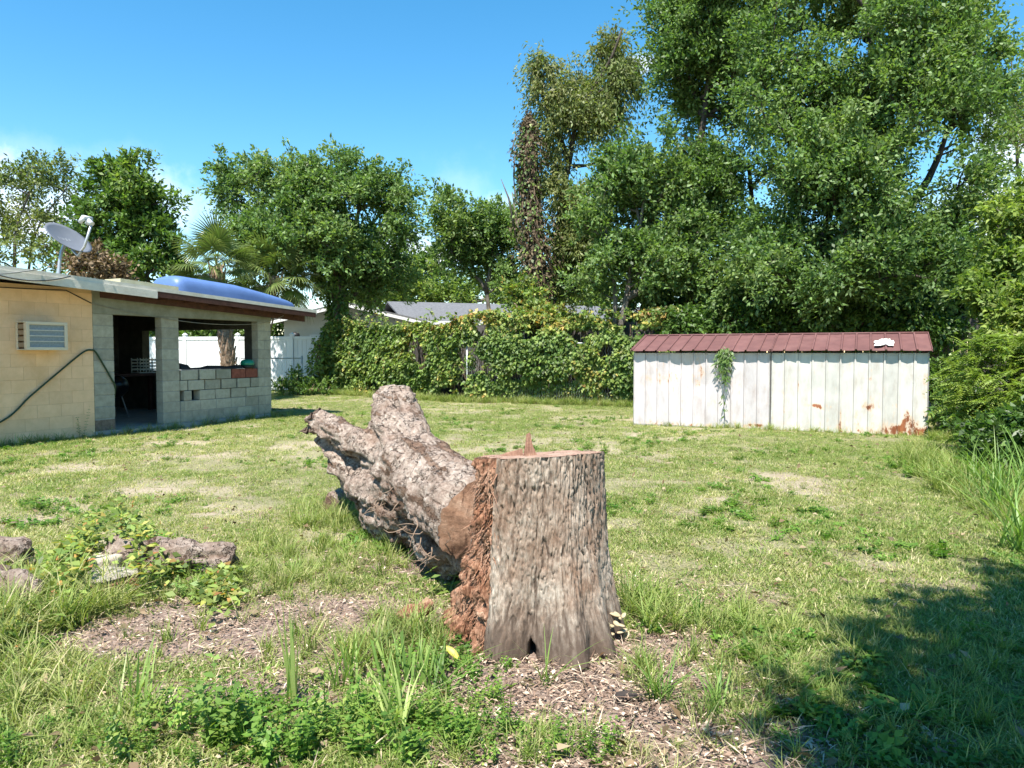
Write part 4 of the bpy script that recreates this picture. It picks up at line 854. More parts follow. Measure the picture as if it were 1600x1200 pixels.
tree('big_oak', 'largest tree, a dense glossy oak towering over the right white shed',
     [lobe(1300,60,19.5,110,80), lobe(1400,50,19.5,110,80), lobe(1480,90,19.5,80,70), lobe(1240,150,19,80,70), lobe(1340,180,18.6,110,80), lobe(1450,190,19,100,80), lobe(1520,165,20,44,50), lobe(1250,260,18.6,80,60), lobe(1350,290,18.2,110,66), lobe(1460,300,18.6,90,70),
      lobe(1250,360,18.8,70,50), lobe(1340,390,18.4,90,46), lobe(1440,400,18.8,80,50), lobe(1290,440,19,70,30), lobe(1250,405,17.4,70,40), lobe(1340,425,17.2,80,36), lobe(1450,420,17.3,70,44), lobe(1200,430,18.5,50,34), lobe(1495,250,19.4,46,50), lobe(1350,-60,20,150,80), lobe(1450,-30,20,80,70), lobe(1510,380,19.5,40,60)],
     [([gp(1392,19.6), A(1392,500,19.6), A(1390,420,19.6), A(1385,320,19.5), A(1370,200,19.5), A(1360,60,19.6)], .30, .06), ([A(1390,400,19.6), A(1330,320,19.2), A(1270,240,19)], .17, .04), ([A(1388,370,19.6), A(1450,280,19.4), A(1490,180,19.5)], .16, .04), ([A(1391,430,19.6), A(1340,400,19), A(1280,380,18.8)], .09, .03)],
     880, 150, .125, .066, .72, 'oak', 'bark_dark', 21, GT, gap=.47, tint=(.25, .85), gsc=.62)
tree('wispy_tree', 'thin grey green tree with sky showing through at the right edge', [lobe(1580,120,26,26,60), lobe(1600,250,26,40,70), lobe(1570,330,26,26,50), lobe(1640,150,26,50,80)], [([gp(1590,26), A(1592,400,26), A(1590,250,26), A(1580,90,26)], .15, .02)], 130, 60, .13, .045, .6, 'olive', 'bark_grey', 22, GT, gap=.48, tint=(.2, .6), hang=.5)
# darker understorey behind the wooden fence
k = 0
for px, D, hpx, w, lab in ((1035,25,455,55,'shady bush behind the fence, left of the sheds'), (1115,26,460,60,'shady bush behind the fence above the left shed'), (1215,25,450,65,'shady bush behind the fence above the joint of the sheds'),
                           (1300,24.5,455,60,'shady bush behind the fence above the right shed'), (1400,24,450,65,'shady bush behind the fence near the big oak trunk'), (1485,22,440,60,'shady bush behind the right end of the sheds')):
    tree('understorey_bush', lab, [lobe(px,hpx,D,w,30), lobe(px-20,hpx+45,D,w,40), lobe(px+25,hpx+40,D-.4,w*.8,36)], [([gp(px,D), A(px,500,D), A(px+5,hpx,D)], .08, .02)], 80, 100, .17, .09, .6, 'mid', 'bark_dark', 30+k, 'bushes under the oaks', gap=.25, tint=(.1, .6), cat='bush'); k += 1
# right hand shrubs (the photo's yellow green one over a drooping feathery mound)
tree('yellow_green_shrub', 'tall bright yellow green shrub at the right edge beside the big oak',
     [lobe(1580,335,13.5,28,30), lobe(1615,385,13.5,56,46), lobe(1570,425,13.4,36,36), lobe(1552,480,13.2,32,32), lobe(1605,475,13,56,46), lobe(1585,512,12.6,46,26), lobe(1655,335,13.6,56,66)],
     [([gp(1590,13.4), A(1588,500,13.4), A(1585,420,13.4), A(1570,340,13.4)], .09, .02)], 190, 120, .125, .055, .34, 'bright', 'bark_grey', 40, 'shrubs along the right edge', gap=.34, tint=(.25, .8), cat='shrub', hang=.3)
# feathery shrub: pinnate fronds in layers
def feathery():
    base = gp(1590, 10.6); root = empty('feathery_shrub', base, 'feathery fern leaved shrub arching over the lawn at the right edge', 'shrub', 0, 'shrubs along the right edge')
    lob = [lobe(1560,555,10.4,52,26), lobe(1595,545,10.2,60,24), lobe(1520,585,10.6,38,22), lobe(1570,610,10.0,55,36), lobe(1520,635,10.4,30,30), lobe(1610,640,9.6,50,50), lobe(1550,665,10.2,40,36), lobe(1660,580,10,60,60), lobe(1590,690,9.4,45,40)]
    tips, od = crown_tips(lob, 560, 44, .25, 1.2, .5)
    tips_l = tips-np.array(base); skeleton([([Vector(p)-base for p in (gp(1590,10.6), A(1588,620,10.5), A(1570,560,10.4))], .07, .02), ([Vector(p)-base for p in (gp(1600,10), A(1610,640,9.9), A(1620,570,10))], .05, .015)], tips_l[::4], .006, M['bark_grey'], 'trunk', root, 4)
    Vs = []; Ts = []
    n = len(tips_l); out = od.copy(); out[:, 2] = 0; D0 = unit(out*1.2+rng.normal(size=(n, 3))*.5); D0[:, 2] = rng.uniform(-.35, .35, n); D0 = unit(D0)
    for fr in range(3):
        Df = unit(D0+rng.normal(size=(n, 3))*.45*fr); Lf = rng.uniform(.22, .42, n); side = unit(np.cross(Df, np.array([0, 0, 1.])+rng.normal(size=(n, 3))*.25))
        tn = np.clip(.45+.35*(vnoise(tips*1.1, 4)-.5)*2+rng.normal(size=n)*.1+.25*(rng.random(n) < .12), 0, 1)
        for k in range(11):
            for sg in (-1, 1):
                u = (k+.5)/11; P = tips_l+Df*(Lf*u)[:, None]; P[:, 2] -= .10*u*u
                dd = side*sg+Df*.55; dd[:, 2] -= .1
                V, Fq, T = leaf_geo(P, dd, np.tile([0, 0, 1.], (n, 1))+rng.normal(size=(n, 3))*.2, .075*(1-.5*u)*np.ones(n)*rng.uniform(.8, 1.2, n), .026*np.ones(n), tn)
                Vs.append(V); Ts.append(T)
    V = np.vstack(Vs); link('crown', np_mesh('crown', V, [np.arange(len(V), dtype=np.int32).reshape(-1, 4)], M['bright'], {'tint': ('FLOAT', np.concatenate(Ts))}), root)
feathery()
tree('dark_shrub', 'dark leafy shrub under the feathery one, shading the lawn edge', [lobe(1560,690,9.6,40,30), lobe(1600,720,8.6,50,50), lobe(1540,720,9.4,26,26), lobe(1500,640,12.6,26,24), lobe(1480,600,13.5,22,30), lobe(1640,700,8.6,70,60)], [([gp(1600,9), A(1600,680,9)], .05, .02)], 120, 90, .11, .05, .28, 'mid', 'bark_dark', 45, 'shrubs along the right edge', gap=.2, tint=(.1, .6), cat='shrub', hang=.3)
for q, (x_, y_, h_, lab) in enumerate(((9.2, 7.0, 2.6, 'bush on the right boundary nearest the viewer, just outside the frame'), (12.2, 11.5, 3.4, 'taller bush on the right boundary beyond the feathery shrub'), (16.0, 16.5, 4.2, 'tallest bush at the far end of the right boundary'))):
    tree('boundary_bush', lab, [((x_, y_, h_*.55), (1.5, 2.2, h_*.5)), ((x_+.8, y_+2.2, h_*.6), (1.5, 2.0, h_*.5))], [([Vector((x_, y_, -.05)), Vector((x_, y_, h_*.3)), Vector((x_+.1, y_, h_*.7))], .08, .02)], 120, 90, .14, .07, .5, 'mid', 'bark_dark', 120+q, 'bushes along the right boundary', gap=.15, tint=(.2, .7), cat='bush')
# tree standing behind and right of the viewer: its shade falls on the right foreground
tree('shade_tree', 'leafy yard tree just outside the right edge, its shade falling on the lawn',
     [((2.25, -.4, 5.6), (1.6, 1.5, .9)), ((1.25, -.25, 5.4), (1.0, .8, .7)), ((2.9, .7, 5.7), (1.3, 1.0, .8)), ((1.05, -1.0, 5.2), (.9, 1.0, .8)), ((3.9, .6, 5.9), (1.3, 1.2, .9)), ((2.0, -2.0, 5.6), (1.6, 1.3, .9)), ((4.0, -1.2, 5.8), (1.7, 1.3, 1.0))],
     [([Vector((2.9, -1.9, -.05)), Vector((2.8, -1.8, 2.4)), Vector((2.6, -1.2, 4.2)), Vector((2.4, -.5, 5.9))], .22, .05), ([Vector((2.8, -1.8, 2.6)), Vector((1.9, -1.4, 4.2)), Vector((1.1, -1.0, 5.2))], .10, .03)],
     430, 120, .15, .085, .46, 'oak', 'bark_grey', 50, gap=.15, tint=(.2, .8))
# ivy curtain over the back fence
def ivy_wall():
    root = empty('ivy_hedge', wpts[0], 'long curtain of ivy and creeper, greens with red and yellow tips, smothering the back fence', 'ivy')
    path = [Vector((-6.6, 27.4, 0)), Vector((-1.35, 22.75, 0)), Vector((3.5, 20.8, 0)), Vector((4.6, 20.3, 0))]
    V_all = []; T_all = []; cum = [0]
    for a, b_ in zip(path[:-1], path[1:]): cum.append(cum[-1]+(b_-a).length)
    n = 84000; s = rng.uniform(0, cum[-1], n); z = rng.uniform(0, 1, n)**.9*2.95
    A_ = np.array(path); i = np.clip(np.searchsorted(cum, s)-1, 0, 2); t = (s-np.array(cum)[i])/np.diff(cum)[i]; P = A_[i]*(1-t[:, None])+A_[i+1]*t[:, None]
    d = unit((A_[1:]-A_[:-1]))[i]; nor = np.stack([d[:, 1], -d[:, 0], np.zeros(n)], 1)
    q = np.stack([s*.55, z*.75, np.zeros(n)], 1); cl = fbm(q, 61, 4); fine = fbm(q*3.3, 62, 3)
    thick = .26+.9*np.clip(cl-.3, 0, 1)+.15*np.sin(np.clip(z/2.5, 0, 1)*3.1)
    right = sstep(s, cum[-1]-4.4, cum[-1]-1.2)
    top = 2.52+.75*(fbm(np.stack([s*1.1, s*0, s*0], 1), 63, 3)-.5)+.18*np.exp(-(s/1.6)**2)
    keep = (z < top)&(fine > .385+.08*right*(z > 1.4)+.05*((z > .5)&(z < 1.9)&(cl < .5)))&~((right > .3)&(z > 1.5)&(z < 2.2)&(cl < .52))&~((np.abs(s-cum[1]) < .07+.05*cl)&(z > .1)&(z < 1.75))
    P[:, 2] = z; P = P+nor*(thick*rng.uniform(.55, 1.05, n))[:, None]
    P, nor, s, z, cl, fine = P[keep], nor[keep], s[keep], z[keep], cl[keep], fine[keep]; n = len(P)
    D = nor*.5+rng.normal(size=(n, 3))*.6; D[:, 2] -= .8
    N = nor*.8+rng.normal(size=(n, 3))*.5; N[:, 2] += .7
    tn = .12+.75*fbm(np.stack([s*.8, z*1.2, s*0], 1), 64, 3)+rng.normal(size=n)*.12
    tn += .24*sstep(z, 1.95, 2.4)*sstep(s, 1.5, 6)*fbm(np.stack([s*.9, s*0, s*0], 1), 65, 2)*1.3 + .12*(z < .35)
    V, Fq, T = leaf_geo(P-np.array(wpts[0]), D, unit(N), rng.uniform(.085, .18, n), rng.uniform(.07, .12, n), np.clip(tn, 0, 1))
    link('leaves', np_mesh('leaves', V, [Fq], M['vine'], {'tint': ('FLOAT', T)}), root)
    st = MB()
    for k in range(230):
        u = rng.uniform(0, cum[-1]); j = int(np.clip(np.searchsorted(cum, u)-1, 0, 2)); p = path[j].lerp(path[j+1], (u-cum[j])/(cum[j+1]-cum[j])); dd = (path[j+1]-path[j]).normalized(); nn = Vector((dd.y, -dd.x, 0))
        z0 = rng.uniform(0, .8); z1 = rng.uniform(1.2, 2.4); x = 0; pts_ = []
        for m in range(7): x += rng.normal()*.07; pts_.append(p+dd*x+nn*rng.uniform(.08, .22)+Vector((0, 0, z0+(z1-z0)*m/6))-wpts[0])
        st.tube(pts_, rng.uniform(.006, .018), 4, False)
    st.build('stem', M['bark_vine'], root)
    Ps, Ds = [], []; sh = MB()                        # stray shoots leaning out of the mass and over its top
    for k in range(170):
        u = rng.uniform(0, cum[-1]); j = int(np.clip(np.searchsorted(cum, u)-1, 0, 2)); p = path[j].lerp(path[j+1], (u-cum[j])/(cum[j+1]-cum[j])); dd = (path[j+1]-path[j]).normalized(); nn = Vector((dd.y, -dd.x, 0))
        upw = rng.random() < .5; q = p+nn*rng.uniform(.25, .6)+Vector((0, 0, rng.uniform(2.2, 2.5) if upw else rng.uniform(.6, 2.3)))-wpts[0]; d = (nn*rng.uniform(.1, .8)+dd*rng.normal()*.5+Vector((0, 0, .9 if upw else -.5))).normalized(); pp_ = [q]
        for m in range(5): d = (d+Vector((rng.normal()*.15, rng.normal()*.15, -.16))).normalized(); pp_.append(pp_[-1]+d*.11)
        sh.tube(pp_, .005, 4, False)
        for m in range(13): t_ = rng.uniform(.1, 1)*4.99; a_ = int(t_); Ps.append(pp_[a_].lerp(pp_[a_+1], t_-a_)); Ds.append((rng.normal(), rng.normal()-.3, rng.normal()*.5-.3))
    Ps = np.array([tuple(v) for v in Ps]); V, Fq, T = leaf_geo(Ps, np.array(Ds), unit(rng.normal(size=Ps.shape)*.5+np.array([0, -.5, .7])), rng.uniform(.07, .15, len(Ps)), rng.uniform(.05, .10, len(Ps)), np.clip(rng.normal(.5, .2, len(Ps)), 0, 1))
    link('shoot_leaves', np_mesh('shoot_leaves', V, [Fq], M['vine'], {'tint': ('FLOAT', T)}), root); sh.build('shoot', M['bark_vine'], root)
ivy_wall()
climbing('creeper', 'creeper climbing the post at the left end of the ivy, before the white fence', [on_ground(492, 612), A(494,580,26.2), A(496,530,26.2)], [.28, .3, .14], 800, (.25, .75), .13, strands=5)
tree('fence_weed', 'weedy plants at the foot of the white fence beside the house corner', [lobe(445,602,25.6,14,10), lobe(470,604,25.4,16,9), lobe(500,606,25.2,16,10), lobe(462,592,25.6,8,14)], [([gp(465,25.5), A(465,600,25.5)], .02, .008)], 40, 40, .14, .05, .22, 'mid', 'bark_vine', 47, gap=.1, tint=(.3, .8), cat='weed')
# rust coloured creeper bunch beside the snag foot
tree('orange_creeper', 'clump of orange and yellow creeper on the fence at the foot of the dead trunk', [lobe(822,468,23,22,22), lobe(835,492,22.6,26,18), lobe(880,502,22,26,12)], [([gp(835,22.9), A(835,510,22.9)], .03, .01)], 50, 70, .13, .09, .35, 'vine', 'bark_vine', 48, gap=.1, tint=(.3, .88), cat='vine')

for q, (px, D, lab) in enumerate(((268,35,'bush beyond the white fence seen through the window, left of the palm stem'), (330,36,'bush beyond the white fence, seen just left above the palm stem'), (385,35,'bush beyond the white fence, right of the palm stem'), (215,36,'bush far behind the house, seen through the doorway'))):
    tree('background_bush', lab, [lobe(px,500,D,50,34), lobe(px+10,520,D,55,36)], [([gp(px,D), A(px,520,D), A(px,495,D)], .07, .02)], 60, 90, .2, .1, .6, 'mid', 'bark_dark', 80+q, 'bushes beyond the white fence', gap=.2, tint=(.2, .8), cat='bush')
for q, (px, py, D, w, lab) in enumerate(((1065,505,20.3,34,'creeper over the board fence behind the left end of the sheds'), (1150,502,20.0,40,'creeper over the board fence behind the middle of the left shed'), (1240,500,19.6,46,'creeper over the board fence behind the joint of the two sheds'), (1330,500,19.2,46,'creeper over the board fence behind the white torn sheet'), (1430,500,18.7,50,'creeper over the board fence behind the right end of the sheds'))):
    tree('fence_creeper', lab, [lobe(px,py,D,w,24), lobe(px+w*.6,py+14,D,w*.7,20)], [([gp(px,D), A(px,520,D), A(px+3,py,D)], .02, .008)], 50, 70, .13, .08, .4, 'mid', 'bark_vine', 90+q, 'creepers on the board fence', gap=.2, tint=(.1, .6), cat='vine', hang=.5)
# ------------------------------------------------------------------ palms: every frond a part
def frond_mesh(seed):
    r_ = np.random.default_rng(seed); V = []; Fq = []; T = []; nseg = 34; pet = 1.0
    for k in range(3):                                # petiole strip
        pass
    V += [(0, -.022, 0), (0, .022, 0), (pet, .012, .03), (pet, -.012, .03)]; Fq.append((0, 1, 2, 3)); T += [.6]*4
    for k in range(nseg):
        a = (k/(nseg-1)-.5)*R(250); L = .95*(1-.25*abs(k/(nseg-1)-.5)*2)*r_.uniform(.9, 1.08); ca, sa = math.cos(a), math.sin(a); px_, py_ = -sa, ca; b0 = len(V); x0 = pet+.12*(1-abs(a)/2.2)
        fold = .16*abs(math.sin(a))
        for j, (u, w) in enumerate(((.05, .008), (.45, .028), (.75, .020), (1.0, .003))):
            dr = -.42*max(0, u-.5)**1.6*1.5-fold*u; q = L*u
            for sg in (-1, 1): V.append((x0+ca*q+px_*w*sg, sa*q+py_*w*sg, .03+dr+.012*(k % 2)*u)); T.append(np.clip(.45+.25*u+r_.normal()*.1, 0, 1))
        for j in range(3): Fq.append((b0+j*2, b0+j*2+1, b0+j*2+3, b0+j*2+2))
    return np_mesh('frond', V, [Fq], M['palm'], {'tint': ('FLOAT', T)})
FR = [frond_mesh(s_) for s_ in range(4)]
mboot = bark_mat('palm_boot_bark', (.10, .065, .045), (.26, .18, .12), (.42, .33, .25), 5, .6)
def palm(px, py, D, label, nf, sc, bx):
    c = A(px, py, D); base = Vector((c.x+bx, c.y, -.05)); root = empty('palm_tree', base, label, 'palm', 0, 'palms behind the house')
    h = c.z-base.z; b_ = MB(); b_.tube([(0, 0, 0), (-bx*.08, 0, h*.4), (-bx*.6, 0, h*.8), (-bx, 0, h)], [.21, .19, .18, .15], 12); b_.build('trunk', mboot, root)
    bt = MB()
    for k in range(int(h*22)):                        # leaf boots criss-crossing the stem
        z = .3+k*(h-.3)/(h*22); a = k*2.4; x = -bx*max(0, (z/h-.3)/.7); p = Vector((x+math.cos(a)*.19, math.sin(a)*.19, z)); o_ = Vector((math.cos(a), math.sin(a), 0)); t_ = Vector((-math.sin(a), math.cos(a), 0))
        bt.hexa([p-t_*.05-o_*.03, p+t_*.05-o_*.03, p+t_*.05+o_*.02, p-t_*.05+o_*.02, p-t_*.02+Vector((0, 0, .22))+o_*.03, p+t_*.02+Vector((0, 0, .22))+o_*.03, p+t_*.02+Vector((0, 0, .22))+o_*.07, p-t_*.02+Vector((0, 0, .22))+o_*.07])
    tag(bt.build('leaf_boot', mboot, root), kind='stuff')
    for k in range(nf):
        el = R(78)-R(125)*(k/(nf-1))**.9+rng.normal()*.08; az = k*2.399+rng.normal()*.2
        f = link('frond', FR[k % 4], root, (-bx, 0, h)); f.rotation_euler = (rng.normal()*.25, -el, az); s_ = sc*rng.uniform(.85, 1.1); f.scale = (s_, s_, s_)
palm(338, 416, 22, 'pale green cabbage palm whose crown shows just behind the blue canoe', 34, .74, .32)
palm(432, 432, 25.2, 'dark shaded cabbage palm below the oak, beyond the far end of the canoe', 30, .9, -.65)
#@@STUMP
# ================================================================== STUMP
SC = Vector((.13, 3.86, 0)); SZ = gz(.13, 3.86)
stump = empty('tree_stump', (SC.x, SC.y, SZ), 'tall upright tree stump with furrowed bark, flared roots and a rotted rust coloured left side', 'stump')
def stump_shape(th, z, seed=0):
    """radius of the stump at angle th, height z (0..1 of its height)"""
    fl = (1-z)**2.7
    d = lambda a, w: np.exp(-((np.angle(np.exp(1j*(th-a))))/w)**2)
    r = .325 + .035*(1-z) + fl*(.03 + .11*d(R(188), .55) + .13*d(R(291), .20) + .12*d(R(318), .19) + .08*d(R(-8), .26) + .06*d(R(243), .18) - .03*d(R(265), .12) - .02*d(R(305), .08) + .08*d(R(60), .4) + .08*d(R(120), .4))
    r += .03*d(R(300), .3)*(1-z)**1.2*.6
    return r + .014*np.sin(3*th+1.2) + .008*np.sin(5*th+z*2)
def top_z(x, y): return .935 - .10*y + .05*x
def bark_h(th, z):
    U = th*.345/.0135; V = z*.95/.062; c = np.stack([U*.35, V*.35, U*0], -1).reshape(-1, 3)
    w1 = (fbm(c*1.7, 71, 3)-.5).reshape(U.shape); w2 = (fbm(c*1.7+9, 72, 3)-.5).reshape(U.shape)
    q = lambda a, b_, s_: fbm(np.stack([U*a+w1*1.3, V*b_+w2*.6, U*0+s_], -1).reshape(-1, 3), 73+s_, 3).reshape(U.shape)
    n1 = q(.50, .20, 1); n2 = q(.75, .42, 2); fur = sstep(np.abs(n1-.5), .004, .075)*.65+.35*sstep(np.abs(n2-.5), .0, .055)
    f1, f2 = worley(U*.9+w1*1.6, V*.8+w2*2.0, 73); ridge = fur*(.72+.28*np.clip((f2-f1)*2.6, 0, 1)); r2 = q(1.4, .7, 4)
    big = fbm(np.stack([U*.08, V*.08, U*0], -1).reshape(-1, 3), 75, 3).reshape(U.shape)
    fine = fbm(np.stack([U*1.9, V*1.1, U*0], -1).reshape(-1, 3), 76, 3).reshape(U.shape)
    smooth = sstep(z, .02, .42)*.75+.25
    return (ridge*.75+(r2-.5)*.35+(fine-.5)*.55+.12)*smooth, big, ridge
TH0, TH1 = R(166), R(233)                             # rotted sector, left and left front
def bark_material(name, furrow, a, b_, c_):
    m, nt, b, o = new_mat(name); at_ = nd(nt, 'ShaderNodeAttribute', attribute_name='ridge'); t = nd(nt, 'ShaderNodeTexCoord')
    mp = nd(nt, 'ShaderNodeMapping'); mp.inputs['Scale'].default_value = (1, 1, .4); nt.links.new(t.outputs['Object'], mp.inputs['Vector'])
    n = nd(nt, 'ShaderNodeTexNoise', Scale=55, Detail=7, Roughness=.75); n2 = nd(nt, 'ShaderNodeTexNoise', Scale=5, Detail=5, Roughness=.6); nt.links.new(mp.outputs[0], n.inputs['Vector']); nt.links.new(t.outputs['Object'], n2.inputs['Vector'])
    r1 = ramp(nt, n.outputs['Fac'], [(.30, a), (.5, b_), (.68, c_)]); r2 = ramp(nt, n2.outputs['Fac'], [(.35, (.62, .5, .44)), (.62, (1.05, 1.05, 1.05))])
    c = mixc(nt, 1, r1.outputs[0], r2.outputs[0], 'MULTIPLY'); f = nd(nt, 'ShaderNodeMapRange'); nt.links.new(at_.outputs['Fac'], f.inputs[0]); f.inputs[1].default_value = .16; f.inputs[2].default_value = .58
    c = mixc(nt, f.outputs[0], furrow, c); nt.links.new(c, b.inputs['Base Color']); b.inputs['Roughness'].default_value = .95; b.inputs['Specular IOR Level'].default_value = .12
    bump(nt, n.outputs['Fac'], b, .7, .008); return m
mbark = bark_material('furrowed_grey_bark', (.10, .072, .055), (.20, .15, .115), (.34, .28, .225), (.50, .44, .365))
def polar(th0, th1, nth, nz_, disp, inner=0.0):
    th = np.linspace(th0, th1, nth); zz = np.linspace(-.09, 1, nz_); T, Z = np.meshgrid(th, zz); r = stump_shape(T, np.clip(Z, 0, 1)) + disp(T, Z)
    X = np.cos(T)*r; Y = np.sin(T)*r; H = top_z(X, Y)+(.016*(fbm(np.stack([T*9, T*0, T*0], -1).reshape(-1, 3), 77, 3).reshape(T.shape)-.5)-.004)*sstep(Z, .95, 1.0); return np.stack([X, Y, Z*H], -1), T, Z
def bdisp(T, Z):
    h, big, rd = bark_h(T, Z); return .026*(h-.5)+.030*(big-.5)+.10*(fbm(np.stack([T*1.9, Z*2.4, T*0+3], -1).reshape(-1, 3), 78, 4).reshape(T.shape)-.5)*sstep(Z, .42, .0)
Pb, T_, Z_ = polar(TH1-2*math.pi-.03, TH0+.03, 520, 230, bdisp); h_, big_, rd_ = bark_h(T_, Z_)
# a dark hollow between the two front roots
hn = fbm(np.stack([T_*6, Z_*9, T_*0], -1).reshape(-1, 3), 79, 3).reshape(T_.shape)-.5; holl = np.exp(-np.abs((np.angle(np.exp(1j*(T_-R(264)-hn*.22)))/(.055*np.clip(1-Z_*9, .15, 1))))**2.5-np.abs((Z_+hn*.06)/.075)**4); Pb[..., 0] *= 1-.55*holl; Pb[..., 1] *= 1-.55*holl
ii = np.arange(Pb.shape[0]*Pb.shape[1]).reshape(Pb.shape[:2]); Fq = np.stack([ii[:-1, :-1], ii[:-1, 1:], ii[1:, 1:], ii[1:, :-1]], -1).reshape(-1, 4)
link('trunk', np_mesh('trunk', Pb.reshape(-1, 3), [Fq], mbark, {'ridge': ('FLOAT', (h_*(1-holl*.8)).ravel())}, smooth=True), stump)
# rotted fibrous side
def rdisp(T, Z):
    U = T*14; V = Z*5; w = (fbm(np.stack([U*.4, V*.8, U*0], -1).reshape(-1, 3), 81, 4)-.5).reshape(U.shape)
    f1, f2 = worley(U*1.1+w*2.2, V*1.3, 82); fb = fbm(np.stack([U*2.4+w*8, V*2.0, U*0], -1).reshape(-1, 3), 83, 5).reshape(U.shape)
    edge = sstep(T, TH0-.05, TH0+.14)*(1-sstep(T, TH1-.10, TH1+.06))
    return edge*(-.045+.19*(fb-.5)+.05*np.clip(f2-f1, 0, .6)) - (1-edge)*.02 + .03*sstep(Z, .55, .1)*edge
Pr, T2, Z2 = polar(TH0-.05, TH1+.05, 190, 260, rdisp); jj = np.arange(Pr.shape[0]*Pr.shape[1]).reshape(Pr.shape[:2]); Fr = np.stack([jj[:-1, :-1], jj[:-1, 1:], jj[1:, 1:], jj[1:, :-1]], -1).reshape(-1, 4)
def rot_material():
    m, nt, b, o = new_mat('rust_rotted_wood'); t = nd(nt, 'ShaderNodeTexCoord'); mp = nd(nt, 'ShaderNodeMapping'); mp.inputs['Scale'].default_value = (1, 1, .22); nt.links.new(t.outputs['Object'], mp.inputs['Vector'])
    n = nd(nt, 'ShaderNodeTexNoise', Scale=60, Detail=8, Roughness=.7, Distortion=1.2); n2 = nd(nt, 'ShaderNodeTexNoise', Scale=7, Detail=6); nt.links.new(mp.outputs[0], n.inputs['Vector']); nt.links.new(t.outputs['Object'], n2.inputs['Vector'])
    r1 = ramp(nt, n.outputs['Fac'], [(.28, (.085, .042, .028)), (.45, (.27, .145, .095)), (.58, (.44, .27, .18)), (.72, (.60, .43, .31))]); r2 = ramp(nt, n2.outputs['Fac'], [(.35, (.75, .62, .55)), (.6, (1, 1, 1))])
    nt.links.new(mixc(nt, 1, r1.outputs[0], r2.outputs[0], 'MULTIPLY'), b.inputs['Base Color']); b.inputs['Roughness'].default_value = .95; b.inputs['Specular IOR Level'].default_value = .1; bump(nt, n.outputs['Fac'], b, .9, .012); return m
mrot = rot_material()
link('rotted_wood', np_mesh('rotted_wood', Pr.reshape(-1, 3), [Fr], mrot, smooth=True), stump, None)
fb_ = MB()
for k in range(1100):                                  # loose fibres and splinters standing off the rot
    th = rng.uniform(TH0+.05, TH1-.02); z = rng.uniform(.0, .97); r = float(stump_shape(np.array([th]), np.array([z]))[0])-.03+rng.uniform(0, .035); x, y = math.cos(th)*r, math.sin(th)*r
    p = Vector((x, y, z*top_z(x, y))); tdir = Vector((-math.sin(th), math.cos(th), 0)); od_ = Vector((math.cos(th), math.sin(th), 0))
    d = (Vector((0, 0, -1))*rng.uniform(.4, 1.2)+tdir*rng.normal()*.7+od_*rng.uniform(.0, .5)).normalized(); L = rng.uniform(.03, .11); w = rng.uniform(.002, .006)
    if z*.93-L*.9 < .0: continue
    fb_.add([p-tdir*w, p+tdir*w, p+d*L*.6+tdir*w*.8+od_*.004, p+d*L*.6-tdir*w*.8+od_*.004, p+d*L+od_*.012], [(0, 1, 2, 3), (3, 2, 4)])
tag(fb_.build('wood_fibre', mrot, stump), kind='stuff')
# cut top with rings
def cut_mat(name, a, b_, c_, sc=22, ring=True):
    m, nt, b, o = new_mat(name); t = nd(nt, 'ShaderNodeTexCoord'); n = nd(nt, 'ShaderNodeTexNoise', Scale=6, Detail=7, Roughness=.7); nt.links.new(t.outputs['Object'], n.inputs['Vector'])
    w = nd(nt, 'ShaderNodeTexWave', wave_type='RINGS', rings_direction='Z', Scale=sc, Distortion=3, Detail=3); nt.links.new(t.outputs['Object'], w.inputs['Vector'])
    r = ramp(nt, n.outputs['Fac'], [(.3, a), (.5, b_), (.7, c_)]); r2 = ramp(nt, w.outputs['Fac'], [(.2, (.72, .68, .64)), (.7, (1, 1, 1))])
    nf = nd(nt, 'ShaderNodeTexNoise', Scale=34, Detail=8, Roughness=.75); nt.links.new(t.outputs['Object'], nf.inputs['Vector']); mpv = nd(nt, 'ShaderNodeMapping'); mpv.inputs['Scale'].default_value = (1, 1, .18); mpv.inputs['Rotation'].default_value = (.3, .5, .2); nt.links.new(t.outputs['Object'], mpv.inputs['Vector']); v = nd(nt, 'ShaderNodeTexNoise', Scale=26, Detail=6, Roughness=.6); nt.links.new(mpv.outputs[0], v.inputs['Vector'])
    ck = nd(nt, 'ShaderNodeMapRange'); nt.links.new(v.outputs['Fac'], ck.inputs[0]); ck.inputs[1].default_value = .34; ck.inputs[2].default_value = .43; r3 = ramp(nt, nf.outputs['Fac'], [(.3, (.6, .54, .5)), (.6, (1.08, 1.06, 1.04))])
    c = mixc(nt, 1, mixc(nt, 1, r.outputs[0], r2.outputs[0], 'MULTIPLY'), r3.outputs[0], 'MULTIPLY'); c = mixc(nt, ck.outputs[0], mixc(nt, 1, c, (.35, .28, .24), 'MULTIPLY'), c)
    nt.links.new(c, b.inputs['Base Color']); b.inputs['Roughness'].default_value = .88; bump(nt, nf.outputs['Fac'], b, .7, .012); return m
thc = np.linspace(0, 2*np.pi, 120, endpoint=False); rc = stump_shape(thc, np.ones(120)); insec = (thc > TH0)&(thc < TH1); rc = np.where(insec, rc-.045, rc+.001)
V = [(0, 0, top_z(0, 0)-.012)]; Fc = []
for q, u in enumerate((.35, .7, .93, 1.0)):
    for k in range(120):
        x, y = math.cos(thc[k])*rc[k]*u, math.sin(thc[k])*rc[k]*u; V.append((x, y, top_z(x, y)+(.012*(vnoise(np.array([[x*9, y*9, 2]]), 6)[0]-.6) if u < 1 else -.004)))
for k in range(120):
    k2 = (k+1) % 120; Fc.append((0, 1+k, 1+k2))
    for q in range(3): Fc.append((1+q*120+k, 1+(q+1)*120+k, 1+(q+1)*120+k2, 1+q*120+k2))
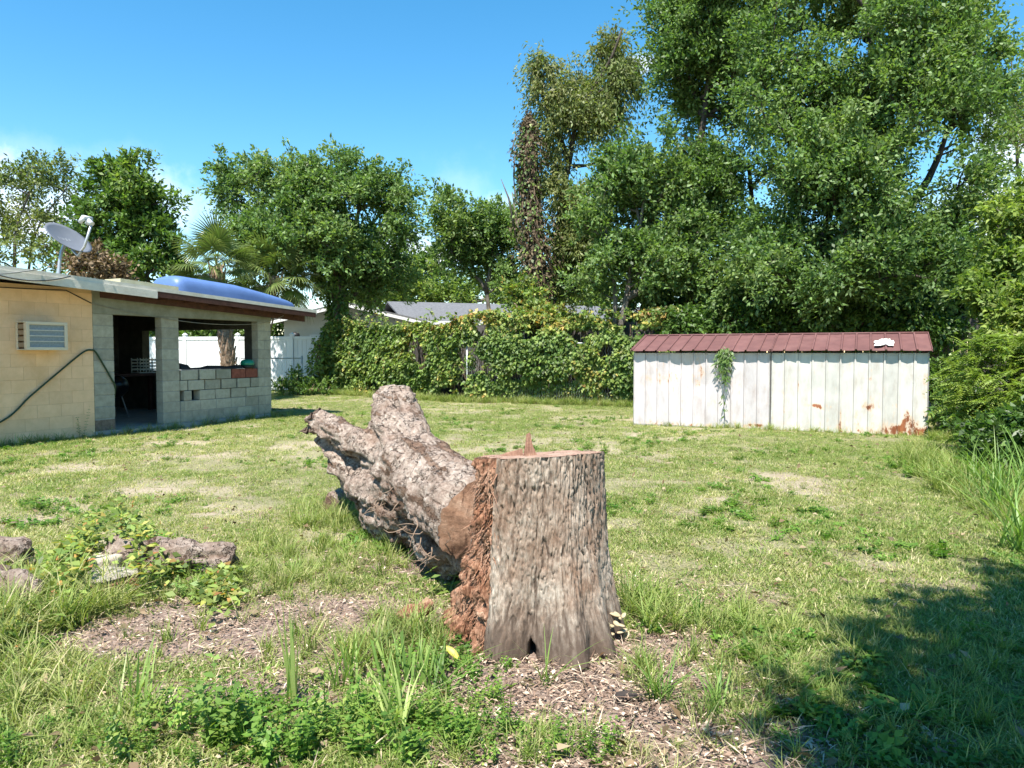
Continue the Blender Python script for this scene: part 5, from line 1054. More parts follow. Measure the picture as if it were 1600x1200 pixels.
MB().add(V, Fc, True).build('cut_top', cut_mat('pink_brown_cut_wood', (.22, .12, .085), (.42, .27, .20), (.56, .43, .34)), stump)
b = MB(); b.add([(-.03, -.012, 0), (.045, -.012, 0), (.045, .02, 0), (-.03, .02, 0), (-.018, -.008, .07), (.018, -.008, .065), (.018, .012, .065), (-.018, .012, .075), (-.014, -.004, .118), (.006, -.004, .128), (.006, .006, .12), (-.014, .006, .112)],
      [(0, 1, 5, 4), (1, 2, 6, 5), (2, 3, 7, 6), (3, 0, 4, 7), (4, 5, 9, 8), (5, 6, 10, 9), (6, 7, 11, 10), (7, 4, 8, 11), (8, 9, 10, 11)])
b.add([(-.16, -.01, 0), (-.03, -.012, 0), (-.03, .02, 0), (-.16, .015, 0), (-.12, 0, .02), (-.035, .0, .04)], [(0, 1, 5, 4), (2, 3, 4, 5), (3, 0, 4)])
b.build('splinter', cut_mat('splintered_wood', (.16, .075, .05), (.33, .19, .13), (.48, .33, .24), 40), stump, 0, (-.04, .03, top_z(-.04, .03)-.01))

# ================================================================== FALLEN LOG
LB = Vector((-.75, 5.6, gz(-.75, 5.6)))
log = empty('fallen_log', LB, 'big forked fallen tree trunk leaning behind the stump, weathered pinkish grey', 'log')
def capsule(bm, p, q, r0, r1, n=16):
    p, q = Vector(p), Vector(q); t = (q-p).normalized(); x = t.cross(Vector((0, 0, 1))).normalized(); y = t.cross(x); rings = []
    prof = [(-.95, .3), (-.7, .71), (-.3, .95)] ; L = (q-p).length
    seq = [(p-t*r0*.9, r0*.25), (p-t*r0*.65, r0*.72), (p, r0)] + [(p.lerp(q, k/6), r0+(r1-r0)*k/6) for k in range(1, 6)] + [(q, r1), (q+t*r1*.35, r1*.72), (q+t*r1*.45, r1*.2)]
    for c, r in seq: rings.append([bm.verts.new(c+(x*math.cos(2*math.pi*k/n)+y*math.sin(2*math.pi*k/n))*r) for k in range(n)])
    for a, b_ in zip(rings[:-1], rings[1:]):
        for k in range(n): bm.faces.new((a[k], a[(k+1) % n], b_[(k+1) % n], b_[k]))
    bm.faces.new(rings[0][::-1]); bm.faces.new(rings[-1])
def remeshed(parts, voxel):
    bm = bmesh.new()
    for a in parts: capsule(bm, *a)
    bmesh.ops.recalc_face_normals(bm, faces=bm.faces)
    me = bpy.data.meshes.new('tmp'); bm.to_mesh(me); bm.free(); o = bpy.data.objects.new('tmp', me); COL.objects.link(o)
    rm = o.modifiers.new('r', 'REMESH'); rm.mode = 'VOXEL'; rm.voxel_size = voxel; sm = o.modifiers.new('s', 'SMOOTH'); sm.factor = .5; sm.iterations = 6
    dg = bpy.context.evaluated_depsgraph_get(); me2 = bpy.data.meshes.new_from_object(o.evaluated_get(dg)); bpy.data.objects.remove(o); bpy.data.meshes.remove(me); return me2
def log_material(name, cols, crack=(.05, .035, .03)):
    m, nt, b, o = new_mat(name); t = nd(nt, 'ShaderNodeTexCoord'); at_ = nd(nt, 'ShaderNodeAttribute', attribute_name='ridge')
    n = nd(nt, 'ShaderNodeTexNoise', Scale=30, Detail=9, Roughness=.72); n2 = nd(nt, 'ShaderNodeTexNoise', Scale=4.5, Detail=6, Roughness=.65)
    for q in (n, n2): nt.links.new(t.outputs['Object'], q.inputs['Vector'])
    dv = nd(nt, 'ShaderNodeVectorMath', operation='MULTIPLY_ADD'); nt.links.new(n2.outputs['Color'], dv.inputs[0]); dv.inputs[1].default_value = (.5, .5, .5); nt.links.new(t.outputs['Object'], dv.inputs[2])
    v = nd(nt, 'ShaderNodeTexVoronoi', feature='DISTANCE_TO_EDGE', Scale=5.5); nt.links.new(dv.outputs[0], v.inputs['Vector'])
    r1 = ramp(nt, n.outputs['Fac'], [(.3, cols[0]), (.5, cols[1]), (.7, cols[2])]); r2 = ramp(nt, n2.outputs['Fac'], [(.33, (.70, .60, .55)), (.6, (1.06, 1.04, 1.02))]); c = mixc(nt, 1, r1.outputs[0], r2.outputs[0], 'MULTIPLY')
    msk = nd(nt, 'ShaderNodeMapRange'); nt.links.new(n2.outputs['Fac'], msk.inputs[0]); msk.inputs[1].default_value = .40; msk.inputs[2].default_value = .48
    cr_ = nd(nt, 'ShaderNodeMapRange'); nt.links.new(v.outputs['Distance'], cr_.inputs[0]); cr_.inputs[1].default_value = .006; cr_.inputs[2].default_value = .026; cr_.inputs[3].default_value = 1; cr_.inputs[4].default_value = 0
    mm = nd(nt, 'ShaderNodeMath', operation='MULTIPLY'); nt.links.new(cr_.outputs[0], mm.inputs[0]); nt.links.new(msk.outputs[0], mm.inputs[1]); c = mixc(nt, mm.outputs[0], c, crack)
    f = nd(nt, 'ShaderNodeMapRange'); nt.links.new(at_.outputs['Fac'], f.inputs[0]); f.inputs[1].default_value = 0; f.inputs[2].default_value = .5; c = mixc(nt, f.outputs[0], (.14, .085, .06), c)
    b.inputs['Roughness'].default_value = .92; b.inputs['Specular IOR Level'].default_value = .12
    ma = nd(nt, 'ShaderNodeMapping'); ma.inputs['Rotation'].default_value = (0, 0, -R(23)); nt.links.new(t.outputs['Object'], ma.inputs['Vector']); mb_ = nd(nt, 'ShaderNodeMapping'); mb_.inputs['Scale'].default_value = (1, .16, 1); nt.links.new(ma.outputs[0], mb_.inputs['Vector'])
    n3 = nd(nt, 'ShaderNodeTexNoise', Scale=42, Detail=7, Roughness=.7, Distortion=.6); nt.links.new(mb_.outputs[0], n3.inputs['Vector']); sm_ = nd(nt, 'ShaderNodeMath', operation='ADD'); nt.links.new(n3.outputs['Fac'], sm_.inputs[0]); nt.links.new(n.outputs['Fac'], sm_.inputs[1])
    gr_ = ramp(nt, n3.outputs['Fac'], [(.30, (.42, .34, .29)), (.44, (.86, .82, .79)), (.60, (1.06, 1.05, 1.03))]); c = mixc(nt, 1, c, gr_.outputs[0], 'MULTIPLY')
    n4 = nd(nt, 'ShaderNodeTexNoise', Scale=7, Detail=9, Roughness=.7); nt.links.new(mb_.outputs[0], n4.inputs['Vector']); bk_ = ramp(nt, n4.outputs['Fac'], [(.545, (0, 0, 0)), (.575, (1, 1, 1))]); c = mixc(nt, bk_.outputs[0], c, mixc(nt, 1, c, (.60, .50, .44), 'MULTIPLY')); nt.links.new(c, b.inputs['Base Color'])
    sm2 = nd(nt, 'ShaderNodeMath', operation='MULTIPLY_ADD'); nt.links.new(bk_.outputs[0], sm2.inputs[0]); sm2.inputs[1].default_value = .5; nt.links.new(sm_.outputs[0], sm2.inputs[2]); sm_ = sm2
    hh = nd(nt, 'ShaderNodeMath', operation='MULTIPLY_ADD'); nt.links.new(mm.outputs[0], hh.inputs[0]); hh.inputs[1].default_value = -.9; nt.links.new(sm_.outputs[0], hh.inputs[2]); bump(nt, hh.outputs[0], b, 1.0, .016); return m
mlog = log_material('weathered_bare_wood', ((.19, .148, .12), (.35, .293, .25), (.52, .462, .41)))
def rough_mesh(me, mat, origin, fn, cut=None):
    """displace along normals by fn(world xyz, normal) -> (distance, ridge)"""
    n = len(me.vertices); co = np.empty(n*3, np.float32); me.vertices.foreach_get('co', co); co = co.reshape(-1, 3).astype(float)
    no = np.empty(n*3, np.float32); me.vertices.foreach_get('normal', no); no = no.reshape(-1, 3).astype(float)
    d, rd = fn(co, no); co2 = co+no*d[:, None]-np.array(origin)
    me.vertices.foreach_set('co', co2.astype(np.float32).ravel()); a = me.attributes.new('ridge', 'FLOAT', 'POINT'); a.data.foreach_set('value', rd.astype(np.float32))
    me.materials.clear(); me.materials.append(mat); me.polygons.foreach_set('use_smooth', np.ones(len(me.polygons), bool)); me.update(); return me
p0 = Vector((-.155, 4.30, .47)); p1 = Vector((-.47, 5.0, .50)); p2 = Vector((-.80, 5.7, .62))
tips_ = [((-.02, 4.0, .46), p1, .275, .305), (p1, p2, .305, .295), (p2, (-1.0, 6.35, .86), .275, .24), ((-1.0, 6.35, .86), (-1.10, 6.80, 1.06), .25, .215),
         ((-.82, 5.75, .56), (-1.35, 6.35, .71), .20, .145), ((-1.35, 6.35, .71), (-1.88, 6.98, .85), .14, .12),
         ((-.62, 5.35, .40), (-1.25, 6.2, .36), .30, .17), ((-1.25, 6.2, .36), (-1.80, 6.9, .66), .14, .08), ((-.75, 5.5, .25), (-1.15, 6.0, .14), .24, .13), ((-.35, 4.75, .30), (-.6, 5.3, .28), .26, .26)]
me = remeshed(tips_, .0155)
axis = (p1-p0).normalized()
def log_fn(co, no):
    ax = np.array((p2-p0).normalized()); s = (co-np.array(p0))@ax
    st = co-np.outer(s*.80, ax)                       # stretch the noise along the trunk
    big = fbm(co*2.3, 91, 4)-.5; gro = fbm(st*7.5, 92, 4); fine = fbm(co*26, 93, 3)-.5; mid = fbm(co*9, 96, 3)-.5
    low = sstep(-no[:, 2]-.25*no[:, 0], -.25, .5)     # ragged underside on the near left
    rag = fbm(st*15, 94, 4)-.5
    d = .09*big+.07*mid-.11*np.clip(.45-gro, 0, 1)*2.2+.02*fine+low*(.17*rag-.01)
    for kx, ky, kz, kr in ((-.98, 6.2, 1.08, .035), (-.93, 6.22, 1.1, .028), (-1.05, 6.05, .86, .03), (-.62, 5.9, .93, .03), (-.85, 6.6, 1.02, .03), (-1.12, 6.05, .80, .035)):
        d -= .06*np.exp(-((co-np.array([kx, ky, kz]))**2).sum(1)/kr**2)
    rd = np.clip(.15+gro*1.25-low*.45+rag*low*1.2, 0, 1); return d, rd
me = rough_mesh(me, mlog, LB, log_fn)
bm = bmesh.new(); bm.from_mesh(me)                    # saw the butt end flat and the right fork off at its top
fn_ = (p0-LB); nrm_ = -Vector((-.30, .93, .02)).normalized()
res = bmesh.ops.bisect_plane(bm, geom=bm.verts[:]+bm.edges[:]+bm.faces[:], plane_co=fn_, plane_no=nrm_, clear_outer=True)
tipc = Vector((-1.09, 6.74, 1.02))-LB; tipn = Vector((-.10, .26, .95)).normalized()
bmesh.ops.bisect_plane(bm, geom=bm.verts[:]+bm.edges[:]+bm.faces[:], plane_co=Vector((-1.10, 6.80, 1.16))-LB, plane_no=tipn, clear_outer=True)
eds = [e for e in bm.edges if e.is_boundary]; but = [e for e in eds if (e.verts[0].co-fn_).length < .8 and abs((e.verts[0].co-fn_).dot(nrm_)) < .01]; top = [e for e in eds if e not in but and (e.verts[0].co-tipc).length < .5]
def cap_from(edges, name, mat, lift=0.0, nd_=None, bulge=0):
    vs_ = list({v for e in edges for v in e.verts}); 
    if len(vs_) < 3: return
    c = sum((v.co for v in vs_), Vector())/len(vs_); n = nd_; x = n.orthogonal().normalized(); y = n.cross(x)
    vs_.sort(key=lambda v: math.atan2((v.co-c).dot(y), (v.co-c).dot(x))); m_ = len(vs_); V = [c+n*bulge]; Fc = []
    for u in (.3, .55, .8, .94, 1.0):
        for v in vs_: V.append(c+(v.co-c)*u+n*(bulge*(1-u**2)+(.016*(fbm(np.array([v.co*u*7]), 4, 3)[0]-.5) if u < .99 else 0)+lift))
    for k in range(m_):
        k2 = (k+1) % m_; Fc.append((0, 1+k, 1+k2))
        for q in range(4): Fc.append((1+q*m_+k, 1+(q+1)*m_+k, 1+(q+1)*m_+k2, 1+q*m_+k2))
    MB().add(V, Fc, True).build(name, mat, log)
cap_from(but, 'cut_face', cut_mat('brown_cut_face', (.14, .07, .04), (.33, .19, .12), (.52, .36, .26), 9), .001, nrm_, .03)
cap_from(top, 'fork_end', cut_mat('pale_cut_end', (.42, .33, .27), (.60, .52, .45), (.72, .66, .60), 14), .001, tipn, .012)
bm.to_mesh(me); bm.free(); link('trunk', me, log)
# jagged rotten end on the left fork
b = MB()
for k in range(34):
    c = Vector((-1.86, 6.95, .82))-LB+Vector((rng.normal()*.035, rng.normal()*.05, rng.normal()*.055)); d = Vector((-.7+rng.normal()*.2, .45+rng.normal()*.2, -.15+rng.normal()*.25)).normalized(); L = rng.uniform(.05, .11); w = rng.uniform(.018, .036); x = d.orthogonal().normalized(); y = d.cross(x)
    b.add([c-x*w-y*w*.4, c+x*w-y*w*.4, c+x*w+y*w*.4, c-x*w+y*w*.4, c+d*L+x*w*.4], [(0, 1, 4), (1, 2, 4), (2, 3, 4), (3, 0, 4)])
tag(b.build('rotten_end', plain('dark_rotten_wood', (.13, .085, .06), (.05, .032, .025), .95, 20, .6, .01), log), kind='stuff')
# fine roots hanging along the near side
b = MB()
for k in range(34):
    u = rng.uniform(0, 1); c = Vector(p0).lerp(p2, u*1.05)+Vector((-.24+rng.normal()*.05, -.10+rng.normal()*.05, rng.uniform(-.24, .02)))-LB; pts_ = [c]; d = Vector((rng.normal()*.5-.3, rng.normal()*.5-.3, -.8))
    for m_ in range(6): d = (d+Vector((rng.normal()*.45, rng.normal()*.45, rng.normal()*.35))).normalized(); pts_.append(pts_[-1]+d*.032)
    b.tube(pts_, [.004, .0038, .0034, .003, .0025, .002, .0015], 4, False)
tag(b.build('root_hair', plain('pale_root', (.30, .21, .15), (.18, .12, .08), .9, 20, 0), log), kind='stuff')

# small old logs at the left, half grown over
mold = log_material('old_grey_log', ((.16, .125, .105), (.30, .25, .215), (.46, .40, .35))); mend = cut_mat('dark_rotten_end', (.09, .05, .035), (.2, .12, .09), (.33, .22, .17), 30)
def small_log(name, label, p, q, r0, r1, cat='log', seed=1, mat=mold, ragged=True):
    p, q = Vector(p), Vector(q); c = (p+q)/2; base = Vector((c.x, c.y, min(p.z-r0, q.z-r1))); root = empty(name, base, label, cat, 0, None)
    me = remeshed([(p, q, r0, r1)], .013); ax = np.array((q-p).normalized()); cc = np.array(p)
    def fn(co, no):
        s = (co-cc)@ax; st = co-np.outer(s*.7, ax); g = fbm(st*22, seed, 4); return .12*(fbm(co*5, seed+1, 4)-.5)+.07*(g-.5)-.05*np.clip(s/np.linalg.norm(np.array(q)-cc)-.93, 0, 1)*8*fbm(co*16, seed+3, 3)+.01*(fbm(co*40, seed+2, 2)-.5), np.clip(g*1.3-.1, 0, 1)
    me = rough_mesh(me, mat, base, fn); bm = bmesh.new(); bm.from_mesh(me)
    for e, sg in (((p, -1),) if ragged else ((p, -1), (q, 1))):
        n_ = (Vector(ax)*sg+Vector((rng.normal()*.12, 0, rng.normal()*.12))).normalized(); r = bmesh.ops.bisect_plane(bm, geom=bm.verts[:]+bm.edges[:]+bm.faces[:], plane_co=e-base, plane_no=n_, clear_outer=True)
        ed = [x for x in r['geom_cut'] if isinstance(x, bmesh.types.BMEdge)]
        if ed:
            f = bmesh.ops.edgeloop_fill(bm, edges=ed)['faces']
            for x in f: x.material_index = 1; x.smooth = False
    bm.to_mesh(me); bm.free(); me.materials.append(mend); link('bark_log', me, root); return root
def gz3(px, py, up_): p = on_ground(px, py); return Vector((p.x, p.y, p.z+up_))
small_log('old_log', 'grey barked old log in the grass, its broken end facing right, creeper over its middle', gz3(170, 888, .07), gz3(362, 894, .09), .13, .125, seed=101)
small_log('old_log', 'short weathered log cut off by the left edge of the photo', gz3(-40, 893, .11), gz3(42, 893, .10), .11, .10, seed=111)
small_log('old_log', 'dark rotten log end poking out of the grass below the other logs at far left', gz3(-20, 935, .12), gz3(52, 955, .05), .10, .085, seed=121)
small_log('old_log', 'small rotten branch stub lying in weeds beneath the left fork', gz3(515, 800, .06), gz3(548, 787, .13), .075, .085, seed=131)
small_log('bark_chunk', 'brown chunk of fallen bark lying left of the stump foot', gz3(622, 982, .035), gz3(676, 958, .05), .04, .055, 'bark', seed=141, mat=mrot)
ws = gz3(176, 925, 0); rd_ = empty('log_round', ws, 'sawn log round with a sun bleached white top and reddish side in the grass', 'log round')
def rnd(name, r, z0, z1, mat, seed, parent, wob=.12):
    V = []; n_ = 40; prof = [(.0, z1), (.6, z1+.004), (.95, z1), (1.0, z1-.02), (1.0, (z0+z1)/2), (1.0, z0), (0, z0)]
    return MB().add([(r*q*math.cos(2*math.pi*k/n_)*(1+wob*(vnoise(np.array([[math.cos(2*math.pi*k/n_)*1.5+5, math.sin(2*math.pi*k/n_)*1.5+5, seed]]), seed)[0]-.5)*2), r*q*math.sin(2*math.pi*k/n_)*(1+wob*math.sin(3*6.28*k/n_)), z) for q, z in prof for k in range(n_)],
        [(i*n_+k, i*n_+(k+1) % n_, (i+1)*n_+(k+1) % n_, (i+1)*n_+k) for i in range(6) for k in range(n_)], True).build(name, mat, parent)
rnd('round_side', .14, -.02, .10, plain('reddish_dead_wood', (.40, .22, .13), (.22, .11, .07), .9, 14, .5, .01), 3, rd_, .35); rnd('bleached_top', .137, .101, .128, plain('sun_bleached_wood', (.56, .52, .44), (.36, .29, .21), .9, 22, .9, .02), 3, rd_, .35)
ws = gz3(165, 898, 0); rd2 = empty('wood_block', ws, 'smaller bleached wood block just behind the white topped round', 'wood')
rnd('block', .11, 0, .13, plain('bleached_wood', (.52, .47, .39), (.42, .32, .24), .9, 18, .5, .01), 5, rd2, .2)

# fungus, chips
fg = empty('bracket_fungus', gz3(955, 1000, 0), 'cluster of pale cream bracket fungus at the right foot of the stump', 'fungus'); mfun = plain('cream_fungus', (.50, .42, .27), (.33, .25, .14), .7, 12, .1)
for k in range(15):
    b = MB(); r = rng.uniform(.013, .030); b.lathe([(0, .004), (r*.6, .007), (r*.93, .004), (r, .001), (r*.9, -.003), (r*.3, -.006), (0, -.007)], 14)
    o_ = b.build('bracket', mfun, fg, 0, (rng.normal()*.04+.005, rng.normal()*.03, .008+k*.0085)); o_.scale = (1.3, .75, 1); o_.rotation_euler = (rng.normal()*.25-.2, rng.normal()*.25, rng.uniform(0, 6))
def chip(label, px, py, L, w, h, mat, rz, name='wood_chip', cat='wood chip', tilt=.2):
    root = empty(name, gz3(px, py, .004), label, cat, rz); b = MB(); V = [Vector((x*L*(1 if y < 0 else .8), y*w, z*h)) for z in (0, 1) for x, y in ((-1, -1), (1, -.7), (.85, 1), (-.9, .8))]
    b.hexa(V); o_ = b.build('chip', mat, root, .003); o_.rotation_euler = (tilt, tilt*.5, 0); return root
mch = plain('pale_fresh_chip', (.62, .50, .36), (.45, .33, .22), .85, 25, .4); mdk = plain('dark_bark_chip', (.06, .045, .04), (.03, .024, .02), .9, 20, .5)
chip('pale wood chip standing tilted in the mulch left of the stump', 545, 1012, .035, .05, .014, mch, .4, tilt=.5); chip('black bark chip on the mulch right of the cut stump', 978, 1092, .055, .028, .02, mdk, .3, tilt=.1)
chip('dark curled bark strip beside the cream fungus', 1003, 1000, .05, .012, .012, mdk, .7, tilt=.15); chip('dry tan leaf shaped chip at the lower middle of the mulch', 880, 1165, .035, .02, .006, mch, 1.0, tilt=.15); chip('tan wood chip in the mulch below the black chip', 1045, 1118, .03, .018, .006, mch, 2.0, tilt=.2)
yl = empty('yellow_leaf', gz3(706, 1050, .09), 'bright yellow leaf caught in the weeds in front of the stump', 'leaf'); b = MB()
V = []; n_ = 8
for i in range(n_+1):
    u = i/n_; w = .024*math.sin(math.pi*min(.98, u*.93+.05))**.8; V += [(-.05+.10*u, -w*.7, .012*math.sin(u*3)), (-.05+.10*u, 0, .012*math.sin(u*3)-.006), (-.05+.10*u, w*.7, .012*math.sin(u*3)+.003)]
b.add(V, [(i*3+k, i*3+k+1, i*3+k+4, i*3+k+3) for i in range(n_) for k in (0, 1)], True); lf_ = b.build('leaf', plain('yellow_leaf', (.42, .38, .06), (.30, .26, .04), .5, 10, 0), yl); lf_.rotation_euler = (.5, .5, -.5)

# ================================================================== GRASS AND WEEDS
PROTO = {}
def blade(V, Fq, T, x, y, az, L, w, lean, tn, seg=2, droop=.5, z0=0.):
    ca, sa = math.cos(az), math.sin(az); b0 = len(V); px_, py_ = -sa, ca
    for j in range(seg+1):
        u = j/seg; q = L*u; out = math.sin(lean)*q+droop*L*u*u*.6; z = math.cos(lean)*q-droop*L*.35*u*u
        ww = w*(1-u**1.6)*.5+.0004
        V.append((x+ca*out-px_*ww, y+sa*out-py_*ww, z0+max(z, .003))); V.append((x+ca*out+px_*ww, y+sa*out+py_*ww, z0+max(z, .003))); T += [tn, tn]
    for j in range(seg): Fq.append((b0+j*2, b0+j*2+1, b0+j*2+3, b0+j*2+2))
def tuft(name, n, spread, L, w, tint, lean=.5, droop=.5, seg=2, mat='grass', seed=0, lv=.35, tv=.12):
    r_ = np.random.default_rng(seed); V, Fq, T = [], [], []
    for k in range(n):
        a = r_.uniform(0, 6.28); q = spread*r_.uniform(0, 1)**.6
        blade(V, Fq, T, math.cos(a)*q, math.sin(a)*q, r_.uniform(0, 6.28), L*r_.uniform(1-lv, 1+lv), w*r_.uniform(.7, 1.2), abs(r_.normal())*lean, float(np.clip(tint+r_.normal()*tv, 0, 1)), seg, droop*r_.uniform(.3, 1.4))
    return np_mesh(name, V, [Fq], M[mat], {'tint': ('FLOAT', T)})
def weed_plant(name, nst, H, L, Wd, tint, seed, mat='weed', spread=.05, npair=6):
    r_ = np.random.default_rng(seed); V, Fq, T = [], [], []
    for k in range(nst):
        a = r_.uniform(0, 6.28); q = spread*r_.uniform(0, 1); lean = r_.uniform(.05, .5); h = H*r_.uniform(.55, 1.1); x0, y0 = math.cos(a)*q, math.sin(a)*q; ca, sa = math.cos(a), math.sin(a)
        blade(V, Fq, T, x0, y0, a, h, .005, lean*.9, tint*.7, 3, .0)
        for i in range(npair):
            u = (i+.6)/npair; p = np.array([x0+ca*math.sin(lean*.9)*h*u, y0+sa*math.sin(lean*.9)*h*u, math.cos(lean*.9)*h*u]); az = r_.uniform(0, 6.28)
            for sg in (0, math.pi):
                D = np.array([[math.cos(az+sg), math.sin(az+sg), r_.uniform(-.1, .5)]]); N = np.array([[r_.normal()*.3, r_.normal()*.3, 1]]); b0 = len(V); lt = float(np.clip(tint+r_.normal()*.15, 0, 1))
                v, _, _ = leaf_geo(p[None], D, N, np.array([L*r_.uniform(.6, 1.25)*(1-.35*u)]), np.array([Wd*r_.uniform(.8, 1.2)*(1-.3*u)]), np.array([lt])); V += [tuple(t_) for t_ in v]; Fq.append((b0, b0+1, b0+2, b0+3)); T += [lt]*4
    return np_mesh(name, V, [Fq], M[mat], {'tint': ('FLOAT', T)})
def protos(name, meshes):
    c = bpy.data.collections.new(name)
    for k, me_ in enumerate(meshes): c.objects.link(bpy.data.objects.new(f'{name}_{k:02d}', me_))
    return c
def scatter(name, label, cat, col, P, rz, sc, idx, tilt=.12):
    P = np.asarray(P); n = len(P); rot = np.stack([rng.normal(size=n)*tilt, rng.normal(size=n)*tilt, rz], 1)
    me_ = bpy.data.meshes.new(name); me_.vertices.add(n); me_.vertices.foreach_set('co', P.astype(np.float32).ravel())
    for nm, ty, arr in (('rot', 'FLOAT_VECTOR', rot), ('scl', 'FLOAT', sc), ('idx', 'INT', idx)):
        a = me_.attributes.new(nm, ty, 'POINT'); a.data.foreach_set('vector' if ty == 'FLOAT_VECTOR' else 'value', np.asarray(arr).astype(np.int32 if ty == 'INT' else np.float32).ravel())
    o_ = link(name, me_); ng = bpy.data.node_groups.new(name, 'GeometryNodeTree'); ng.interface.new_socket('Geometry', in_out='INPUT', socket_type='NodeSocketGeometry'); ng.interface.new_socket('Geometry', in_out='OUTPUT', socket_type='NodeSocketGeometry')
    N_ = ng.nodes; L_ = ng.links; gi = N_.new('NodeGroupInput'); go = N_.new('NodeGroupOutput'); ci = N_.new('GeometryNodeCollectionInfo'); ci.inputs['Collection'].default_value = col; ci.inputs['Separate Children'].default_value = True; ci.inputs['Reset Children'].default_value = True
    ip = N_.new('GeometryNodeInstanceOnPoints'); L_.new(gi.outputs[0], ip.inputs['Points']); L_.new(ci.outputs[0], ip.inputs['Instance']); ip.inputs['Pick Instance'].default_value = True
    def na(nm, ty): q = N_.new('GeometryNodeInputNamedAttribute'); q.data_type = ty; q.inputs['Name'].default_value = nm; return q.outputs['Attribute']
    e2r = N_.new('FunctionNodeEulerToRotation'); L_.new(na('rot', 'FLOAT_VECTOR'), e2r.inputs[0]); L_.new(e2r.outputs[0], ip.inputs['Rotation']); L_.new(na('scl', 'FLOAT'), ip.inputs['Scale']); L_.new(na('idx', 'INT'), ip.inputs['Instance Index']); L_.new(ip.outputs[0], go.inputs[0])
    md = o_.modifiers.new('scatter', 'NODES'); md.node_group = ng; return tag(o_, label, cat, None, 'stuff')
def field(n, x0, x1, y0, y1, ymax_bias=1.0):
    """points in the view wedge, denser near the viewer"""
    y = y0+(y1-y0)*rng.uniform(0, 1, n)**ymax_bias; hw = .86*y+1.9; x = rng.uniform(-1, 1, n)*hw; k = (x > x0)&(x < x1); return x[k], y[k]
def inside_house(x, y):
    dx = x-HC.x; dy = y-HC.y; c, s = math.cos(HA), math.sin(HA); u = dx*c+dy*s; v = -dx*s+dy*c; return (u > -.1)&(v < .03)&(v > -6)&(u < 10)
def inside_shed(x, y):
    c, s = math.cos(SA), math.sin(SA); u = (x-A0.x)*c+(y-A0.y)*s; v = -(x-A0.x)*s+(y-A0.y)*c; return (u > -.03)&(u < SLEN+.03)&(v > -.03)&(v < 2.05)
def in_stump(x, y): return np.hypot((x-SC.x)/1.15, y-SC.y) < .40
def place(x, y, extra=None):
    k = ~inside_house(x, y)&~inside_shed(x, y)&~in_stump(x, y)
    if extra is not None: k &= extra
    return k
# short lawn
lawn = protos('lawn_tuft', [tuft('t', 13, .08, .029, .0055, .40+.12*(k % 3-1), .75, .7, 2, seed=200+k) for k in range(6)] + [tuft('t', 11, .075, .028, .0052, .76, 1.1, .8, 2, seed=220+k, tv=.16) for k in range(3)])
x, y = field(345000, -18, 18, 1.9, 29.5, 1.35); mu = mulch(x, y); dr = dryness(x, y); dens = fb2(x, y, 1.9, 41, 3)
k = place(x, y, (rng.random(len(x)) > np.clip(mu*1.8-.25, 0, .985))&(rng.random(len(x)) < .20+.75*sstep(dens, .27+.09*dr, .47+.11*dr))); x, y, dr = x[k], y[k], dr[k]
idx = np.where(rng.random(len(x)) < np.clip(.22+.42*dr**1.2+.30*(dens[k] < .40), 0, .85), rng.integers(6, 9, len(x)), rng.integers(0, 6, len(x)))
scatter('lawn_grass', 'short thin lawn grass with straw coloured patches across the yard', 'grass', lawn, np.stack([x, y, gh(x, y)], 1), rng.uniform(0, 6.28, len(x)), rng.uniform(.65, 1.35, len(x))*(.8+.5*fb2(x, y, .7, 44, 2)), idx)
# taller clumps: left foreground, along walls, fence foot, shrub foot
tall = protos('tall_tuft', [tuft('t', 26, .06, .20, .0075, .36+.08*k, .45, .8, 4, seed=240+k) for k in range(4)] + [tuft('t', 20, .07, .19, .007, .72, .7, .9, 4, seed=250+k, tv=.15) for k in range(2)])
xs_, ys_, ss_, dr_ = [], [], [], []
def patch(n, cx, cy, rx, ry, s0, s1, d=.15, ang=0):
    a = rng.uniform(0, 6.28, n); q = np.sqrt(rng.uniform(0, 1, n)); u, v = np.cos(a)*q*rx, np.sin(a)*q*ry; xs_.append(cx+u*math.cos(ang)-v*math.sin(ang)); ys_.append(cy+u*math.sin(ang)+v*math.cos(ang)); ss_.append(rng.uniform(s0, s1, n)); dr_.append(np.full(n, d))
patch(230, -2.95, 4.15, .75, .45, .7, 1.3, .35); patch(120, -3.1, 3.6, .6, .4, .7, 1.5, .45); patch(70, -1.75, 4.55, .7, .3, .4, .8, .2); patch(70, -2.4, 3.2, .55, .3, .6, 1.1, .55); patch(40, -1.8, 2.95, .6, .25, .5, .9, .5); patch(22, -1.2, 3.8, 1.0, .4, .35, .8, .35); patch(25, -.6, 3.6, .3, .2, .5, 1.2, .2)
patch(80, -1.35, 5.4, .6, .9, .4, .9, .15, .4); patch(90, -1.5, 6.6, .5, .6, .5, 1.1, .1); patch(40, -.75, 3.7, .5, .3, .4, .8, .2); patch(26, .80, 4.05, .16, .25, .6, 1.2, .05); patch(24, 1.1, 3.9, .4, .2, .5, .9, .1)
patch(60, 1.0, 3.2, .5, .35, .4, .75, .1); patch(90, 1.9, 3.4, .8, .6, .35, .7, .05); patch(120, 2.4, 2.8, 1.0, .5, .35, .75, .05); patch(30, .7, 2.7, .6, .25, .3, .6, .45); patch(40, -.3, 2.75, .6, .2, .3, .7, .3)
for s_ in np.arange(-.6, 6.6, .09):                    # along the foot of the house wall
    p = HM @ Vector((s_+rng.normal()*.05, .06+abs(rng.normal())*.10, 0)); xs_.append(np.array([p.x])); ys_.append(np.array([p.y])); ss_.append(rng.uniform(.4, 1.2, 1)); dr_.append(np.array([.1]))
